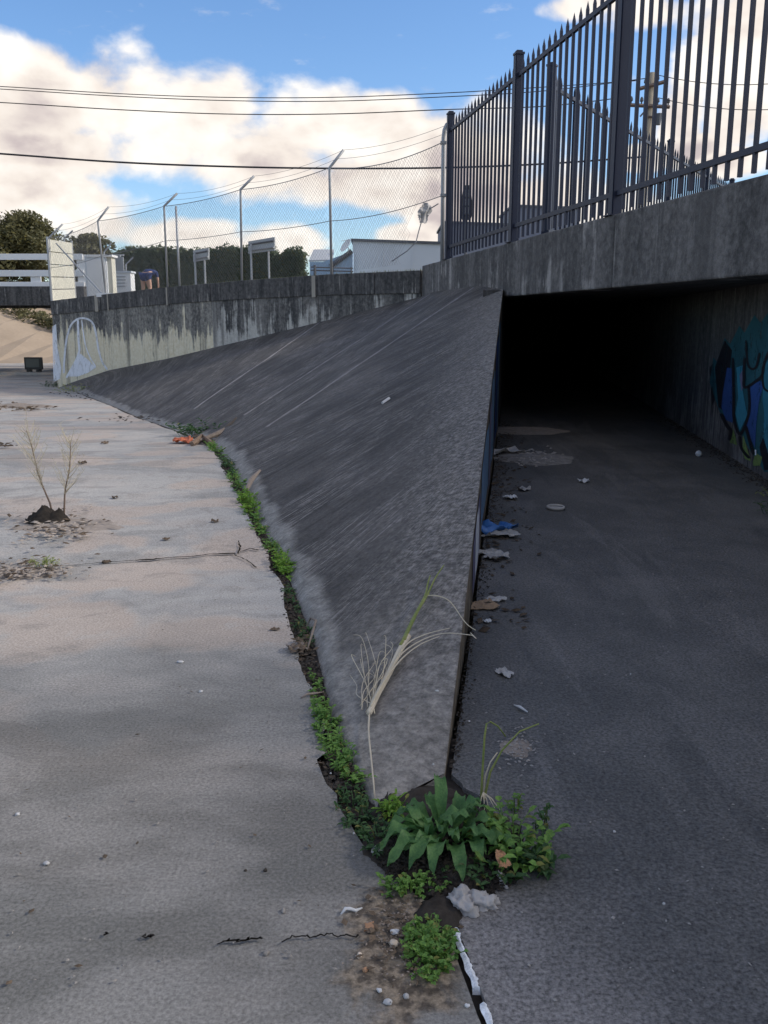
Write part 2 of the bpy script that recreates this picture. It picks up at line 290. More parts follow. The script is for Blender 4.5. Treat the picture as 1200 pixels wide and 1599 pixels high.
plain('p_green', (0.17, 0.25, 0.08), 0.8, .2, .4, 3.0); plain('p_black', (0.01, 0.01, 0.015), 0.7); plain('p_white', (0.80, 0.82, 0.86), 0.8, 0.2, 0.2, 3.0)
FLAKE = True
plain('p_sky', (0.17, 0.28, 0.42), 0.7); plain('p_violet', (0.20, 0.19, 0.30), 0.7)
for _k in ('p_white', 'p_teal', 'p_blue', 'p_cyan', 'p_green', 'p_sky', 'p_violet', 'p_black'):
    _t = MT[_k].node_tree; _b = _t.nodes['Principled BSDF']; _n = noi(_t, vscale(_t, pos(_t), (1, 1, .5)), 7.0, 6.0, 0.72)
    _t.links.new(mth(_t, 'MULTIPLY', ss(_t, _n, 0.26, 0.50) if _k == 'p_white' else ss(_t, _n, 0.28, 0.46), 0.92), _b.inputs['Alpha'])
foliage('dock', (0.070, 0.175, 0.055), (0.16, 0.31, 0.10), 14.0)
foliage('weed_bright', (0.12, 0.26, 0.03), (0.26, 0.44, 0.06), 12.0)
foliage('weed', (0.11, 0.24, 0.05), (0.23, 0.40, 0.085), 12.0)
foliage('weed_dark', (0.035, 0.09, 0.03), (0.09, 0.18, 0.06), 12.0)
foliage('stalk_green', (0.26, 0.33, 0.09), (0.44, 0.46, 0.17), 10.0)
foliage('hedge', (0.10, 0.145, 0.085), (0.20, 0.235, 0.135), 1.2, 0.45)
foliage('tree_olive', (0.115, 0.115, 0.055), (0.22, 0.205, 0.10), 0.9, 0.4)
foliage('grass_verge', (0.10, 0.13, 0.03), (0.22, 0.22, 0.08), 3.0)

# ------------------------------------------------------------------ mesh helpers
class MB:
    def __init__(self): self.v = []; self.f = []; self.uv = None; self.att = None
    def add(self, vs, fs):
        o = len(self.v); self.v += [tuple(x) for x in vs]; self.f += [tuple(i + o for i in f) for f in fs]; return self
    def box(self, c, s, rot=None):
        c = Vector(c); M = rot or Matrix.Identity(3); h = Vector(s) / 2
        vs = [c + M @ Vector((h.x * a, h.y * b, h.z * d)) for a in (-1, 1) for b in (-1, 1) for d in (-1, 1)]
        return self.add(vs, [(0, 1, 3, 2), (4, 6, 7, 5), (0, 4, 5, 1), (2, 3, 7, 6), (0, 2, 6, 4), (1, 5, 7, 3)])
    def tube(self, pts, rad, n=6, cap=True):
        pts = [Vector(p) for p in pts]
        if not isinstance(rad, (list, tuple)): rad = [rad] * len(pts)
        d0 = (pts[1] - pts[0]).normalized(); up = Vector((0, 0, 1)) if abs(d0.z) < 0.9 else Vector((1, 0, 0))
        vs = []
        for i, p in enumerate(pts):
            d = ((pts[min(i + 1, len(pts) - 1)] - pts[max(i - 1, 0)])).normalized()
            a = d.cross(up).normalized(); b = d.cross(a)
            for k in range(n):
                th = 2 * math.pi * k / n; vs.append(p + (a * math.cos(th) + b * math.sin(th)) * rad[i])
        fs = []
        for i in range(len(pts) - 1):
            for k in range(n): fs.append((i * n + k, i * n + (k + 1) % n, (i + 1) * n + (k + 1) % n, (i + 1) * n + k))
        if cap: fs += [tuple(range(n - 1, -1, -1)), tuple(range((len(pts) - 1) * n, len(pts) * n))]
        return self.add(vs, fs)
    def prism(self, poly, z0, z1):   # poly: list of (x,y); z functions or numbers
        n = len(poly); f0 = z0 if callable(z0) else (lambda x, y: z0); f1 = z1 if callable(z1) else (lambda x, y: z1)
        vs = [(x, y, f0(x, y)) for x, y in poly] + [(x, y, f1(x, y)) for x, y in poly]
        fs = [tuple(range(n - 1, -1, -1)), tuple(range(n, 2 * n))] + [(i, (i + 1) % n, n + (i + 1) % n, n + i) for i in range(n)]
        return self.add(vs, fs)
    def blob(self, c, r, seed=0, amp=0.25, sub=2, freq=1.5):
        bm = bmesh.new(); bmesh.ops.create_icosphere(bm, subdivisions=sub, radius=1.0)
        r = Vector(r) if not isinstance(r, (int, float)) else Vector((r, r, r)); c = Vector(c)
        vs = []
        for v in bm.verts:
            k = 1 + amp * mnoise.noise(v.co * freq + Vector((seed * 3.7, seed * 1.3, seed)))
            vs.append(c + Vector((v.co.x * r.x, v.co.y * r.y, v.co.z * r.z)) * k)
        bm.verts.index_update(); fs = [tuple(v.index for v in f.verts) for f in bm.faces]; bm.free()
        return self.add(vs, fs)
    def build(self, name, m, parent=None, smooth=False, uvs=None, att=None, bev=0.0):
        me = bpy.data.meshes.new(name); me.from_pydata(self.v, [], self.f); me.validate(); me.update()
        if smooth:
            for p in me.polygons: p.use_smooth = True
        if uvs is not None:
            l = me.uv_layers.new(name='UVMap')
            for lp in me.loops: l.data[lp.index].uv = uvs[lp.vertex_index]
        if att is not None:
            a = me.attributes.new('edge', 'FLOAT', 'POINT')
            for i, x in enumerate(att): a.data[i].value = x
        me.materials.append(MT[m] if isinstance(m, str) else m)
        o = bpy.data.objects.new(name, me); col.objects.link(o)
        if parent is not None: o.parent = parent
        if bev:
            b = o.modifiers.new('bevel', 'BEVEL'); b.width = bev; b.segments = 2; b.limit_method = 'ANGLE'
        return o
def tag(o, label=None, cat=None, group=None, kind=None):
    for k, v in (('label', label), ('category', cat), ('group', group), ('kind', kind)):
        if v: o[k] = v
    return o
def empty(name, loc, label, cat, group=None):
    o = bpy.data.objects.new(name, None); col.objects.link(o); o.location = loc; o.empty_display_size = 0.1
    return tag(o, label, cat, group)
def part(mb, name, m, parent, **kw):   # parts built in world space under an Empty with a location
    o = mb.build(name, m, parent, **kw); o.matrix_parent_inverse = Matrix.Translation(parent.location).inverted(); return o
def sharecopy(o, name, parent, loc, rz=0.0):
    c = bpy.data.objects.new(name, o.data); col.objects.link(c); c.parent = parent
    c.matrix_parent_inverse = Matrix.Translation(parent.location).inverted(); c.location = loc; c.rotation_euler = (0, 0, rz); return c

# ------------------------------------------------------------------ plan of the place
def bed_z(y): return -0.0355 * min(max(0.0, y - 10.0), 22.5)
def gb(u, v):
    p = gz(u, v, 0)
    for _ in range(40): p = gz(u, v, bed_z(p.y))
    return p
TUN = 0.142                                              # culvert axis: dx per dy
def lw_x(y): return 0.205 + TUN * (y - 2.77)             # left culvert wall
def rw_x(y): return 3.71 + TUN * (y - 8.53)              # right culvert wall
def par_x(y): return 3.08 - 0.185 * (y - 7.58)           # front face of headwall and parapet
SOFFIT = 1.87; PTOP = 2.663
CX, CY = par_x(19.8), 19.8
W1 = gy(80, 470, 32.0)
def wallp(s): return Vector((CX + (W1.x - CX) * s, CY + (W1.y - CY) * s, 0))
WD = Vector((W1.x - CX, W1.y - CY, 0)); WL = WD.length; WD.normalize(); WN = Vector((WD.y, -WD.x, 0))
if WN.y > 0: WN = -WN                                     # towards the channel
def wtop(s):
    xs = [(-.05, 2.57), (0, 2.57), (.17, 2.59), (.37, 2.55), (.58, 2.47), (.79, 2.34), (1.0, 2.2), (1.1, 2.15)]
    for (a, za), (b, zb) in zip(xs, xs[1:]):
        if s <= b: return za + (zb - za) * (s - a) / (b - a)
    return xs[-1][1]
def on_wall(u, v, off=0.0):     # photograph point on the low wall's front plane
    d = ray(u, v); o = Vector((CX, CY, 0)) + WN * off
    t = (o - Vector((0, 0, 0))).dot(WN) / Vector((d.x, d.y, 0)).dot(WN)
    p = Vector((0, 0, CAM_Z)) + d * t; return p
def on_par(u, v):
    d = ray(u, v); n = Vector((1, 0.185, 0)); o = Vector((3.08, 7.58, 0))
    return Vector((0, 0, CAM_Z)) + d * (o.dot(n) / Vector((d.x, d.y, 0)).dot(n))
PD = Vector((-0.185, 1, 0)).normalized(); PN = Vector((-1, -0.185, 0)).normalized()

# ------------------------------------------------------------------ ground
g = MB(); g.add([(-400, -60, -1.35), (400, -60, -1.35), (400, 900, -1.35), (-400, 900, -1.35)], [(0, 1, 2, 3)])
tag(g.build('ground', 'ground'), kind='structure')
# street level behind the walls
back = 0.32
pts = [(par_x(-6) + .3, -6), (par_x(19.8) + .3, 19.9)]
pts += [tuple((wallp(s) - WN * back)[:2]) for s in (0.03, 0.3, 0.6, 1.0)]
pts += [(W1.x - .3, 36), (W1.x - 1.0, 58), (W1.x - 6, 120), (-40, 700), (300, 700), (300, -6)]
mb = MB(); mb.prism(pts, -1.2, 2.28)
# keep the culvert hollow: the street sits on the deck only
mb = MB()
zst = lambda x, y: 2.28 if x < 1 else 2.34
n = len(pts); mb.add([(x, y, 2.26) for x, y in pts], [tuple(range(n))])
st = mb.build('street_ground', 'ground'); tag(st, kind='structure')

# channel floor slabs
toe_px = [(585, 1262), (555, 1212), (520, 1140), (490, 1010), (440, 880), (400, 810), (350, 712)]
toe = [gb(*p) for p in toe_px] + [gb(320, 689), gb(262, 667), gb(215, 651), gb(177, 634), (gb(120, 612)), gb(92, 605)]
def toe_x(y):
    if y <= toe[0].y: return toe[0].x
    for a, b in zip(toe, toe[1:]):
        if a.y <= y <= b.y: return a.x + (b.x - a.x) * (y - a.y) / (b.y - a.y)
    return toe[-1].x
def jag(y, s=0.0): return 0.028 * mnoise.noise(Vector((s, y * 2.3, 0))) + 0.018 * mnoise.noise(Vector((s + 9, y * 9, 0)))
def joint_x(y): return 0.163 + (0.224 - 0.163) * (2.021 - y) / 0.339     # seam between the two floors in front
def gapw(y): return 0.045 + 0.035 * (mnoise.noise(Vector((3.3, y * 1.7, 1))) + 0.4) if y > 2.9 else 0.09
def slab_edge(y):
    if y > 2.62: return toe_x(y) - gapw(y) + jag(y, 1)
    if y > 2.08:
        k = (y - 2.08) / (2.62 - 2.08); a = toe_x(2.62) - 0.11; bq = joint_x(2.08) - 0.03
        return bq + (a - bq) * k + jag(y, 1) * (1 - abs(2 * k - 1)) - 0.03 * math.sin(k * math.pi)
    return joint_x(y) - 0.012 + 0.25 * jag(y, 1)
bed = tag(bpy.data.objects.new('channel_floor', None), kind='structure'); col.objects.link(bed)
rows = [-3.0, 1.955, 5.46, 10.0, 15.2, 21.0, 27.0, 32.5]
def jl(x, y, k):    # wavy joint line
    return y + 0.03 * mnoise.noise(Vector((x * 1.1, y, 5))) + 0.016 * mnoise.noise(Vector((x * 8, y, 2))) + 0.007 * mnoise.noise(Vector((x * 27, y, 4))) + (0.012 * x if k else 0)
def jw(x, y):       # half width of the joint
    
    k = (0.8 if x > -1.9 else 0.2) if y > 3 else 0.03
    return max(0.0001, k * (0.007 * (mnoise.noise(Vector((x * 2.1, y * 3, 8))) + 0.30) + 0.006 * mnoise.noise(Vector((x * 14, y, 3)))))
LX = -16.0
for i in range(len(rows) - 1):
    y0, y1 = rows[i], rows[i + 1]; poly = []
    x0 = LX; N = 120
    e0, e1 = slab_edge(y0), slab_edge(y1)
    if i == len(rows) - 2: e1 = slab_edge(31.4)
    for k in range(N + 1):
        tt = (k / N) ** 0.5; x = x0 + (e0 - x0) * tt
        poly.append((x, (jl(x, y0, 1) + jw(x, y0)) if i else y0))
    M = 60 if i < 4 else 30
    for k in range(1, M):
        y = y0 + (y1 - y0) * k / M; poly.append((slab_edge(y), y))
    for k in range(N + 1):
        tt = 1 - ((k / N)) ** 2; tt = (1 - k / N) ** 0.5; x = x0 + (e1 - x0) * tt
        poly.append((x, (jl(x, y1, 1) - jw(x, y1)) if i < len(rows) - 2 else y1))
    mb = MB()
    n = len(poly)
    dz = (0, 0, -0.003, 0, 0.002, 0, 0)[i]
    top = [(x, y, bed_z(y) + dz) for x, y in poly]; bot = [(x, y, bed_z(y) - 0.07) for x, y in poly]
    bm = bmesh.new(); tv = [bm.verts.new(p) for p in top]; bv = [bm.verts.new(p) for p in bot]
    bm.faces.new(tv)
    for k in range(n): bm.faces.new((tv[k], bv[k], bv[(k + 1) % n], tv[(k + 1) % n]))
    bmesh.ops.triangulate(bm, faces=[f for f in bm.faces if len(f.verts) > 4]); bm.normal_update()
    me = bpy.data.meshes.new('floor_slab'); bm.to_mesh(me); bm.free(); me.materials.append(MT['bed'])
    o = bpy.data.objects.new('floor_slab', me); col.objects.link(o); o.parent = bed
# floor beyond, under the far bridge
mb = MB(); zb = bed_z(99)
mb.add([(-60, 32.5, zb), (-11.0, 32.5, zb), (-12, 40, zb), (-14, 70, zb), (-60, 70, zb)], [(0, 1, 2, 3, 4)])
mb.build('floor_slab', 'bed', bed)
# soil under the joints
mb = MB()
ys = [-3, 0, 2, 4, 7, 10, 15, 20, 26, 32.4]
vs = []; fs = []
for y in ys: vs += [(LX, y, bed_z(y) - 0.016), (toe_x(y) + 0.45, y, bed_z(y) - 0.016)]
for i in range(len(ys) - 1): fs.append((2 * i, 2 * i + 1, 2 * i + 3, 2 * i + 2))
mb.add(vs, fs); tag(mb.build('soil_bed', 'soil'), kind='structure')
# culvert floor
YE = 46.0
poly = []
for k in range(40):
    y = -3 + 5.0 * k / 39; poly.append((joint_x(y) + 0.016 + 0.2 * jag(y, 4), y))
for k in range(30):
    y = 2.02 + 0.7 * k / 29; kk = k / 29
    poly.append((joint_x(2.02) + 0.016 + (lw_x(2.77) + 0.03 - joint_x(2.02)) * kk + 0.17 * math.sin(kk * math.pi) ** 1 + jag(y * 3, 4), y))
for k in range(40):
    y = 2.78 + 5 * k / 39; poly.append((lw_x(y) + 0.02 + 0.5 * abs(jag(y * 3, 6)), y))
poly += [(lw_x(YE) - .05, YE), (rw_x(YE) + .2, YE), (rw_x(6.0) + .05, 6.0), (rw_x(6.0) + .05, 5.0), (7.5, -3)]
bm = bmesh.new(); tv = [bm.verts.new((x, y, 0.002)) for x, y in poly]; bv = [bm.verts.new((x, y, -0.07)) for x, y in poly]; bm.faces.new(tv)
n = len(poly)
for k in range(n): bm.faces.new((tv[k], bv[k], bv[(k + 1) % n], tv[(k + 1) % n]))
bmesh.ops.triangulate(bm, faces=[f for f in bm.faces if len(f.verts) > 4])
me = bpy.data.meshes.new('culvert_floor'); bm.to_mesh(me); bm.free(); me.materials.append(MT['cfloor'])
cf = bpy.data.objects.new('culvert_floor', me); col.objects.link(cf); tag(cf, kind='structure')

# ------------------------------------------------------------------ wall helpers
def wall_grid(p0, p1, z0f, z1f, nu=24, nv=6, uo=0.0):
    """vertical face from plan point p0 to p1, z0f/z1f(t) bottom and top"""
    p0 = Vector(p0[:2]); p1 = Vector(p1[:2]); L = (p1 - p0).length; mb = MB(); vs = []; uvs = []
    for i in range(nu + 1):
        t = i / nu; q = p0.lerp(p1, t); a, b = z0f(t), z1f(t)
        for j in range(nv + 1):
            z = a + (b - a) * j / nv; vs.append((q.x, q.y, z)); uvs.append((uo + t * L, z))
    fs = [(i * (nv + 1) + j, (i + 1) * (nv + 1) + j, (i + 1) * (nv + 1) + j + 1, i * (nv + 1) + j + 1) for i in range(nu) for j in range(nv)]
    mb.add(vs, fs); return mb, uvs
def solid_wall(name, m, parent, p0, p1, thick, z0f, z1f, nu=16, uo=0.0, bev=0.0):
    """wall body with thickness along the given vector, uv in metres (along, z)"""
    p0 = Vector((p0[0], p0[1], 0)); p1 = Vector((p1[0], p1[1], 0)); L = (p1 - p0).length; vs = []; uvs = []; fs = []
    for i in range(nu + 1):
        t = i / nu; q = p0.lerp(p1, t); a, b = z0f(t), z1f(t)
        for (off, z) in ((0, a), (0, b), (1, b), (1, a)):
            w = q + thick * off; vs.append((w.x, w.y, z)); uvs.append((uo + t * L + off * 0.3, z + off * 0.2))
    for i in range(nu):
        for k in range(4): fs.append((i * 4 + k, (i + 1) * 4 + k, (i + 1) * 4 + (k + 1) % 4, i * 4 + (k + 1) % 4))
    fs += [(3, 2, 1, 0), (nu * 4, nu * 4 + 1, nu * 4 + 2, nu * 4 + 3)]
    mb = MB(); mb.add(vs, fs)
    bm = bmesh.new(); me = bpy.data.meshes.new(name)
    o = mb.build(name, m, None, uvs=uvs)
    bm.from_mesh(o.data); bmesh.ops.recalc_face_normals(bm, faces=bm.faces); bm.to_mesh(o.data); bm.free()
    if parent is not None: o.parent = parent; o.matrix_parent_inverse = Matrix.Translation(parent.location).inverted()
    if bev: b = o.modifiers.new('bevel', 'BEVEL'); b.width = bev; b.segments = 2; b.limit_method = 'ANGLE'; b.angle_limit = R(50)
    return o
# ------------------------------------------------------------------ culvert
cul = empty('culvert', (1.8, 14.3, 0), 'dark concrete box culvert opening under the fenced headwall', 'culvert')
mr = par_x(5.9)
# lintel and parapet as cast lengths with fine joints
ycuts = [19.83, 17.6, 15.45, 14.31, 10.4, 6.07, 0.0]
for a, b in zip(ycuts, ycuts[1:]):
    pa, pb = (par_x(a), a - 0.004), (par_x(b), b + 0.004)
    low = SOFFIT if b < 15.0 else 0.9
    if b < 6: low = -0.1
    solid_wall('parapet_length', 'parapet', cul, pa, pb, -PN * 0.36, lambda t, l=low: l, lambda t: PTOP + 0.006 * mnoise.noise(Vector((t * 4, a, 0))), 20, a, 0.02)
# soffit, side walls, added end wall
mb = MB(); A = [(par_x(15.6) + .3, 15.6), (par_x(5.8) + .3, 5.8), (rw_x(YE) + .4, YE), (lw_x(YE) - .4, YE), (lw_x(17) - .3, 17)]
mb.prism(A, SOFFIT + 0.004, SOFFIT + 0.22); part(mb, 'roof_slab', 'cwall', cul, uvs=[(v[0], v[1]) for v in mb.v])
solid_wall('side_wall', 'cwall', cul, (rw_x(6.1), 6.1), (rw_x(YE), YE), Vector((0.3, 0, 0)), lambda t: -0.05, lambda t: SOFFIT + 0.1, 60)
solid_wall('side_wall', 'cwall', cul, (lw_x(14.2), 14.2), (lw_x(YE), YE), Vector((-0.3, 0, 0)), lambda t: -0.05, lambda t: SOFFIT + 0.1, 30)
solid_wall('light_stop_wall', 'cwall', cul, (lw_x(YE), YE), (rw_x(YE), YE), Vector((0, .3, 0)), lambda t: -0.05, lambda t: SOFFIT + 0.1, 4)  # made-up wall across the open far end, shuts daylight out
# graffiti on the right side wall: flat paint sheets
def on_rw(u, v, off):
    d = ray(u, v); n = Vector((1, -TUN, 0)); o = Vector((3.71 - off, 8.53, 0))
    return Vector((0, 0, CAM_Z)) + d * (o.dot(n) / Vector((d.x, d.y, 0)).dot(n))
def zz(p, off): return on_rw(1000 + p[0] / 5.16, 450 + p[1] / 5.16, off)
def sheet(name, poly, m, parent):
    mb = MB(); mb.add(poly, [tuple(range(len(poly)))]); return part(mb, name, m, parent)
def smooth_px(pts, k=6):
    P = [Vector(p) for p in pts]; Q = []
    for i in range(len(P) - 1):
        a, b, c_, d_ = P[max(i - 1, 0)], P[i], P[i + 1], P[min(i + 2, len(P) - 1)]
        for j in range(k): t = j / k; Q.append(.5 * ((2 * b) + (c_ - a) * t + (2 * a - 5 * b + 4 * c_ - d_) * t * t + (3 * b - a - 3 * c_ + d_) * t ** 3))
    return Q + [P[-1]]
def stroke(pts, w, f, off):
    pts = smooth_px(pts)
    L = []; Rr = []
    for i, p in enumerate(pts):
        a = Vector(pts[max(i - 1, 0)]); b = Vector(pts[min(i + 1, len(pts) - 1)]); d = (b - a).normalized(); nrm = Vector((-d.y, d.x)); ww = w * (0.6 if i in (0, len(pts) - 1) else 1)
        L.append(f(Vector(p) + nrm * ww, off)); Rr.append(f(Vector(p) - nrm * ww, off))
    return L, Rr
def stroke_sheet(name, pts, w, f, off, m, parent):
    L, Rr = stroke(pts, w, f, off); k = len(L); mb = MB()
    mb.add(L + Rr, [(i, i + 1, k + i + 1, k + i) for i in range(k - 1)]); return part(mb, name, m, parent)
GR = [('p_black', [(560, 640), (590, 600), (600, 900), (575, 960)], .004), ('p_teal', [(560, 760), (590, 560), (625, 600), (680, 400), (725, 450), (800, 300), (840, 360), (920, 215), (970, 280), (1080, 130), (1250, 90), (1250, 1500), (1000, 1480), (880, 1300), (760, 1080), (640, 1000)], .004),
      ('p_black', [(600, 640), (680, 420), (740, 500), (720, 700), (660, 980), (630, 960)], .006),
      ('p_blue', [(665, 850), (700, 640), (755, 650), (745, 1085), (690, 1060), (655, 960)], .008),
      ('p_cyan', [(775, 640), (830, 620), (822, 800), (850, 960), (865, 1020), (802, 1150), (768, 1010), (790, 880)], .008),
      ('p_violet', [(800, 700), (825, 660), (835, 790), (815, 830)], .010),
      ('p_blue', [(880, 790), (970, 745), (995, 780), (955, 930), (935, 1100), (925, 1290), (862, 1150), (850, 1100), (890, 960)], .008),
      ('p_cyan', [(995, 640), (1035, 560), (1150, 540), (1160, 1100), (1130, 1360), (1030, 1330), (992, 1200), (1000, 1000), (985, 900)], .008),
      ('p_blue', [(1060, 700), (1100, 690), (1095, 900), (1065, 880)], .010), ('p_teal', [(1045, 1000), (1100, 960), (1090, 1200), (1055, 1180)], .010),
      ('p_teal', [(870, 520), (930, 420), (960, 560), (920, 640), (870, 700)], .009),
      ('p_green', [(720, 1245), (752, 1135), (782, 1265)], .008), ('p_green', [(825, 1330), (828, 1180), (892, 1395), (845, 1375)], .008), ('p_green', [(908, 1400), (930, 1325), (982, 1360), (965, 1430), (912, 1432)], .008),
      ('p_white', [(922, 1300), (935, 1302), (936, 1345), (924, 1345)], .010),
      ('p_black', [(1000, 1180), (1030, 1330), (1040, 1460), (1000, 1470), (960, 1280), (985, 1210)], .007)]
for m, poly, off in GR: sheet('graffiti_paint', [zz(Vector(p), off) for p in poly], m, cul)
for pts_, w, m in [([(745, 560), (752, 850), (755, 1050), (800, 1175), (850, 1090), (880, 960), (872, 780)], 11, 'p_black'), ([(650, 1010), (700, 1110), (730, 1150), (715, 1225)], 14, 'p_black'),
                   ([(850, 1110), (890, 1260), (915, 1340)], 13, 'p_black'), ([(800, 1190), (815, 1290), (880, 1370)], 11, 'p_black'), ([(840, 560), (835, 720), (845, 800), (950, 735), (985, 690), (1000, 600), (1050, 500), (1150, 470)], 11, 'p_black'),
                   ([(850, 420), (870, 620), (930, 640), (960, 520)], 9, 'p_black'), ([(985, 640), (990, 780), (1030, 830), (1150, 850)], 8, 'p_black')]:
    stroke_sheet('graffiti_stroke', [Vector(p) for p in pts_], w, lambda p, off: zz(p, off), 0.012, m, cul)

# ------------------------------------------------------------------ sloped apron and wing wall
apron = empty('concrete_apron', (0.2, 2.77, 0), 'dark weathered concrete slope rising from the channel to the headwall', 'retaining wall')
Apt = Vector((lw_x(2.77), 2.77, 0.012)); Ppt = Vector((par_x(14.27) - 0.02, 14.27, 1.985))
Ppt.x = lw_x(14.27)
J = on_par(745, 446); J2 = on_par(677, 456)
top_list = [J, J2] + [on_wall(*p) for p in ((503, 502), (400, 527), (262, 560), (171, 578), (122, 594))]
def lerp_poly(P, t):
    L = [0]
    for a, b in zip(P, P[1:]): L.append(L[-1] + (b - a).length)
    d = t * L[-1]
    for i in range(len(P) - 1):
        if d <= L[i + 1] or i == len(P) - 2: return P[i].lerp(P[i + 1], (d - L[i]) / max(1e-6, L[i + 1] - L[i]))
def rim_jit(y): return -0.010 * abs(mnoise.noise(Vector((y * 5, 3, 1)))) - 0.022 * max(0, mnoise.noise(Vector((y * 2.1, 8, 4))) - .25) - .006 * abs(mnoise.noise(Vector((y * 19, 3, 6))))
def slope_panel(toes, tops, nu, nv, vo, edgefn, name='slope_panel', ex=1.0):
    mb = MB(); vs = []; uvs = []; at = []
    tl = [Vector(p) for p in toes]
    for i in range(nu + 1):
        t = i / nu; a = lerp_poly(toes, t); b = lerp_poly(tops, t ** ex); L = (b - a).length
        for j in range(nv + 1):
            q = a.lerp(b, j / nv); q = q.copy()
            q.z += 0.012 * mnoise.noise(q * 0.9) * min(1, 4 * j / nv) * (1 if j < nv else 0)
            if j == 0: q.z -= 0.03
            if j == nv and 2.8 < q.y < 14.2 and abs(q.x - lw_x(q.y)) < .05: q.z += rim_jit(q.y)
            vs.append(q); uvs.append((L * j / nv, vo + t * sum((y - x).length for x, y in zip(toes, toes[1:])) * (1 - j / nv) + t * sum((y - x).length for x, y in zip(tops, tops[1:])) * (j / nv))); at.append(edgefn(q))
    fs = [(i * (nv + 1) + j, i * (nv + 1) + j + 1, (i + 1) * (nv + 1) + j + 1, (i + 1) * (nv + 1) + j) for i in range(nu) for j in range(nv)]
    mb.add(vs, fs); return part(mb, name, 'slope', apron, smooth=True, uvs=uvs, att=at)
edge_d = lambda q: abs(q.x - lw_x(q.y)) if q.y < 14.4 else 3.0
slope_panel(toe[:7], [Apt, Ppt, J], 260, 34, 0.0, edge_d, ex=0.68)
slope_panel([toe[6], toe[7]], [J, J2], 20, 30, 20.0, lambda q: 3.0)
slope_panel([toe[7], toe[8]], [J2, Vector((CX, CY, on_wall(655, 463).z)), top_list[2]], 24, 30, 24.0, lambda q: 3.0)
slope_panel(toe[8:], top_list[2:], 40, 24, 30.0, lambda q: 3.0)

sk = [toe[0] + Vector((0, 0, -.03)), Apt.copy(), Vector((Apt.x, Apt.y, -.1)), Vector((toe[0].x, toe[0].y, -.1))]
mb = MB(); mb.add(sk, [(0, 1, 2, 3)]); part(mb, 'nose_face', 'slope', apron, uvs=[(.1, 0), (.1, .2), (0, .2), (0, 0)], att=[.2] * 4)
plain('joint_pale', (0.20, 0.19, 0.19), 0.9, 0.2, 0.6, 9.0)
def joint_strip(a, b, w, name='joint_strip'):
    n = Vector((0, 0, 1)); d = (b - a).normalized(); sde = d.cross(n).normalized(); K = 24; vs = []
    nn = sde.cross(d)
    if nn.z < 0: nn = -nn
    for i in range(K + 1):
        q = a.lerp(b, 0.12 + 0.86 * i / K); q = q.copy(); ww = w * (0.45 + 0.7 * abs(mnoise.noise(q * 3.1)))
        q.z += 0.012 * mnoise.noise(q * 0.9); q = q + nn * 0.006
        vs += [q - sde * ww, q + sde * ww]
    mb = MB(); mb.add(vs, [(2 * i, 2 * i + 2, 2 * i + 3, 2 * i + 1) for i in range(K)]); return part(mb, name, 'joint_pale', apron)
joint_strip(toe[6], J, 0.028); joint_strip(toe[7], J2, 0.03); joint_strip(toe[8], top_list[2], 0.025)
# vertical wing face beside the culvert mouth
def wing_top(t): return Apt.z + (Ppt.z - Apt.z) * t
mb, uvs = wall_grid((lw_x(2.77) + 0.0, 2.77), (lw_x(14.27), 14.27), lambda t: -0.05, lambda t: wing_top(t) + rim_jit(2.77 + 11.5 * t), 260, 5)
part(mb, 'wing_face', 'wing', apron, uvs=uvs)
def wf(y, z, off=0.005): return Vector((lw_x(y) + off, y, z))
random.seed(3)
def stripe(y0, y1, z0, z1, m, off):
    n_ = 5; a = [wf(y0 + (y1 - y0) * i / n_ + 0.03 * random.uniform(-1, 1), max(0.03, z0 + 0.03 * random.uniform(-1, 1)), off) for i in range(n_ + 1)]
    b = [wf(y0 + (y1 - y0) * i / n_, min(wing_top((y0 + (y1 - y0) * i / n_ - 2.77) / 11.5) - 0.03, z1 + 0.05 * random.uniform(-1, 1)), off) for i in range(n_, -1, -1)]
    sheet('graffiti_paint', a + b, m, apron)
for (y0, y1, z0, z1, m) in [(4.7, 5.7, .02, .42, 'p_violet'), (5.0, 5.5, .05, .36, 'p_white'), (5.9, 7.6, .12, .62, 'p_sky'), (7.7, 8.3, .06, .8, 'p_violet'), (8.3, 9.5, .15, 1.0, 'p_sky'), (9.6, 10.0, .08, 1.1, 'p_black'), (10.0, 11.3, .15, 1.3, 'p_blue'), (11.4, 12.4, .1, 1.5, 'p_sky'), (12.5, 13.0, .1, 1.5, 'p_black')]:
    stripe(y0, y1, z0, z1, m, 0.004 + 0.002 * random.random())

# ------------------------------------------------------------------ low retaining wall to the left
rw = empty('retaining_wall', (wallp(.5).x, wallp(.5).y, 0), 'low streaked concrete wall with dark upper band behind the slope', 'wall')
cuts_px = [655, 587, 497, 330, 267, 171, 157, 80]
def s_of(u):
    p = on_wall(u, 450); return ((p - Vector((CX, CY, 0))).dot(WD)) / WL
cuts = [0.002] + [s_of(u) for u in cuts_px[1:-1]] + [1.0]
th = -WN * 0.30
for a, b in zip(cuts, cuts[1:]):
    a2, b2 = a + 0.0004, b - 0.0004; pa, pb = wallp(a2), wallp(b2)
    zb_ = lambda t, a=a2, b=b2: (wtop(a + (b - a) * t) - 0.48)
    solid_wall('wall_panel', 'walllow' if a > s_of(340) else 'walllow2', rw, pa, pb, th, lambda t: -1.0, lambda t, z=zb_: z(t) + 0.02, 12, a * WL)
    solid_wall('top_band', 'wallband', rw, pa + WN * 0.035, pb + WN * 0.035, th * 1.2, zb_, lambda t, a=a2, b=b2: wtop(a + (b - a) * t), 12, a * WL, 0.015)
# end face return of the wall, running away under the far bridge
solid_wall('wall_panel', 'walllow', rw, W1 + Vector((0.0, 0.02, 0)), (W1.x - 1.2, 58), Vector((.3, 0, 0)), lambda t: -1.0, lambda t: 2.18, 8)
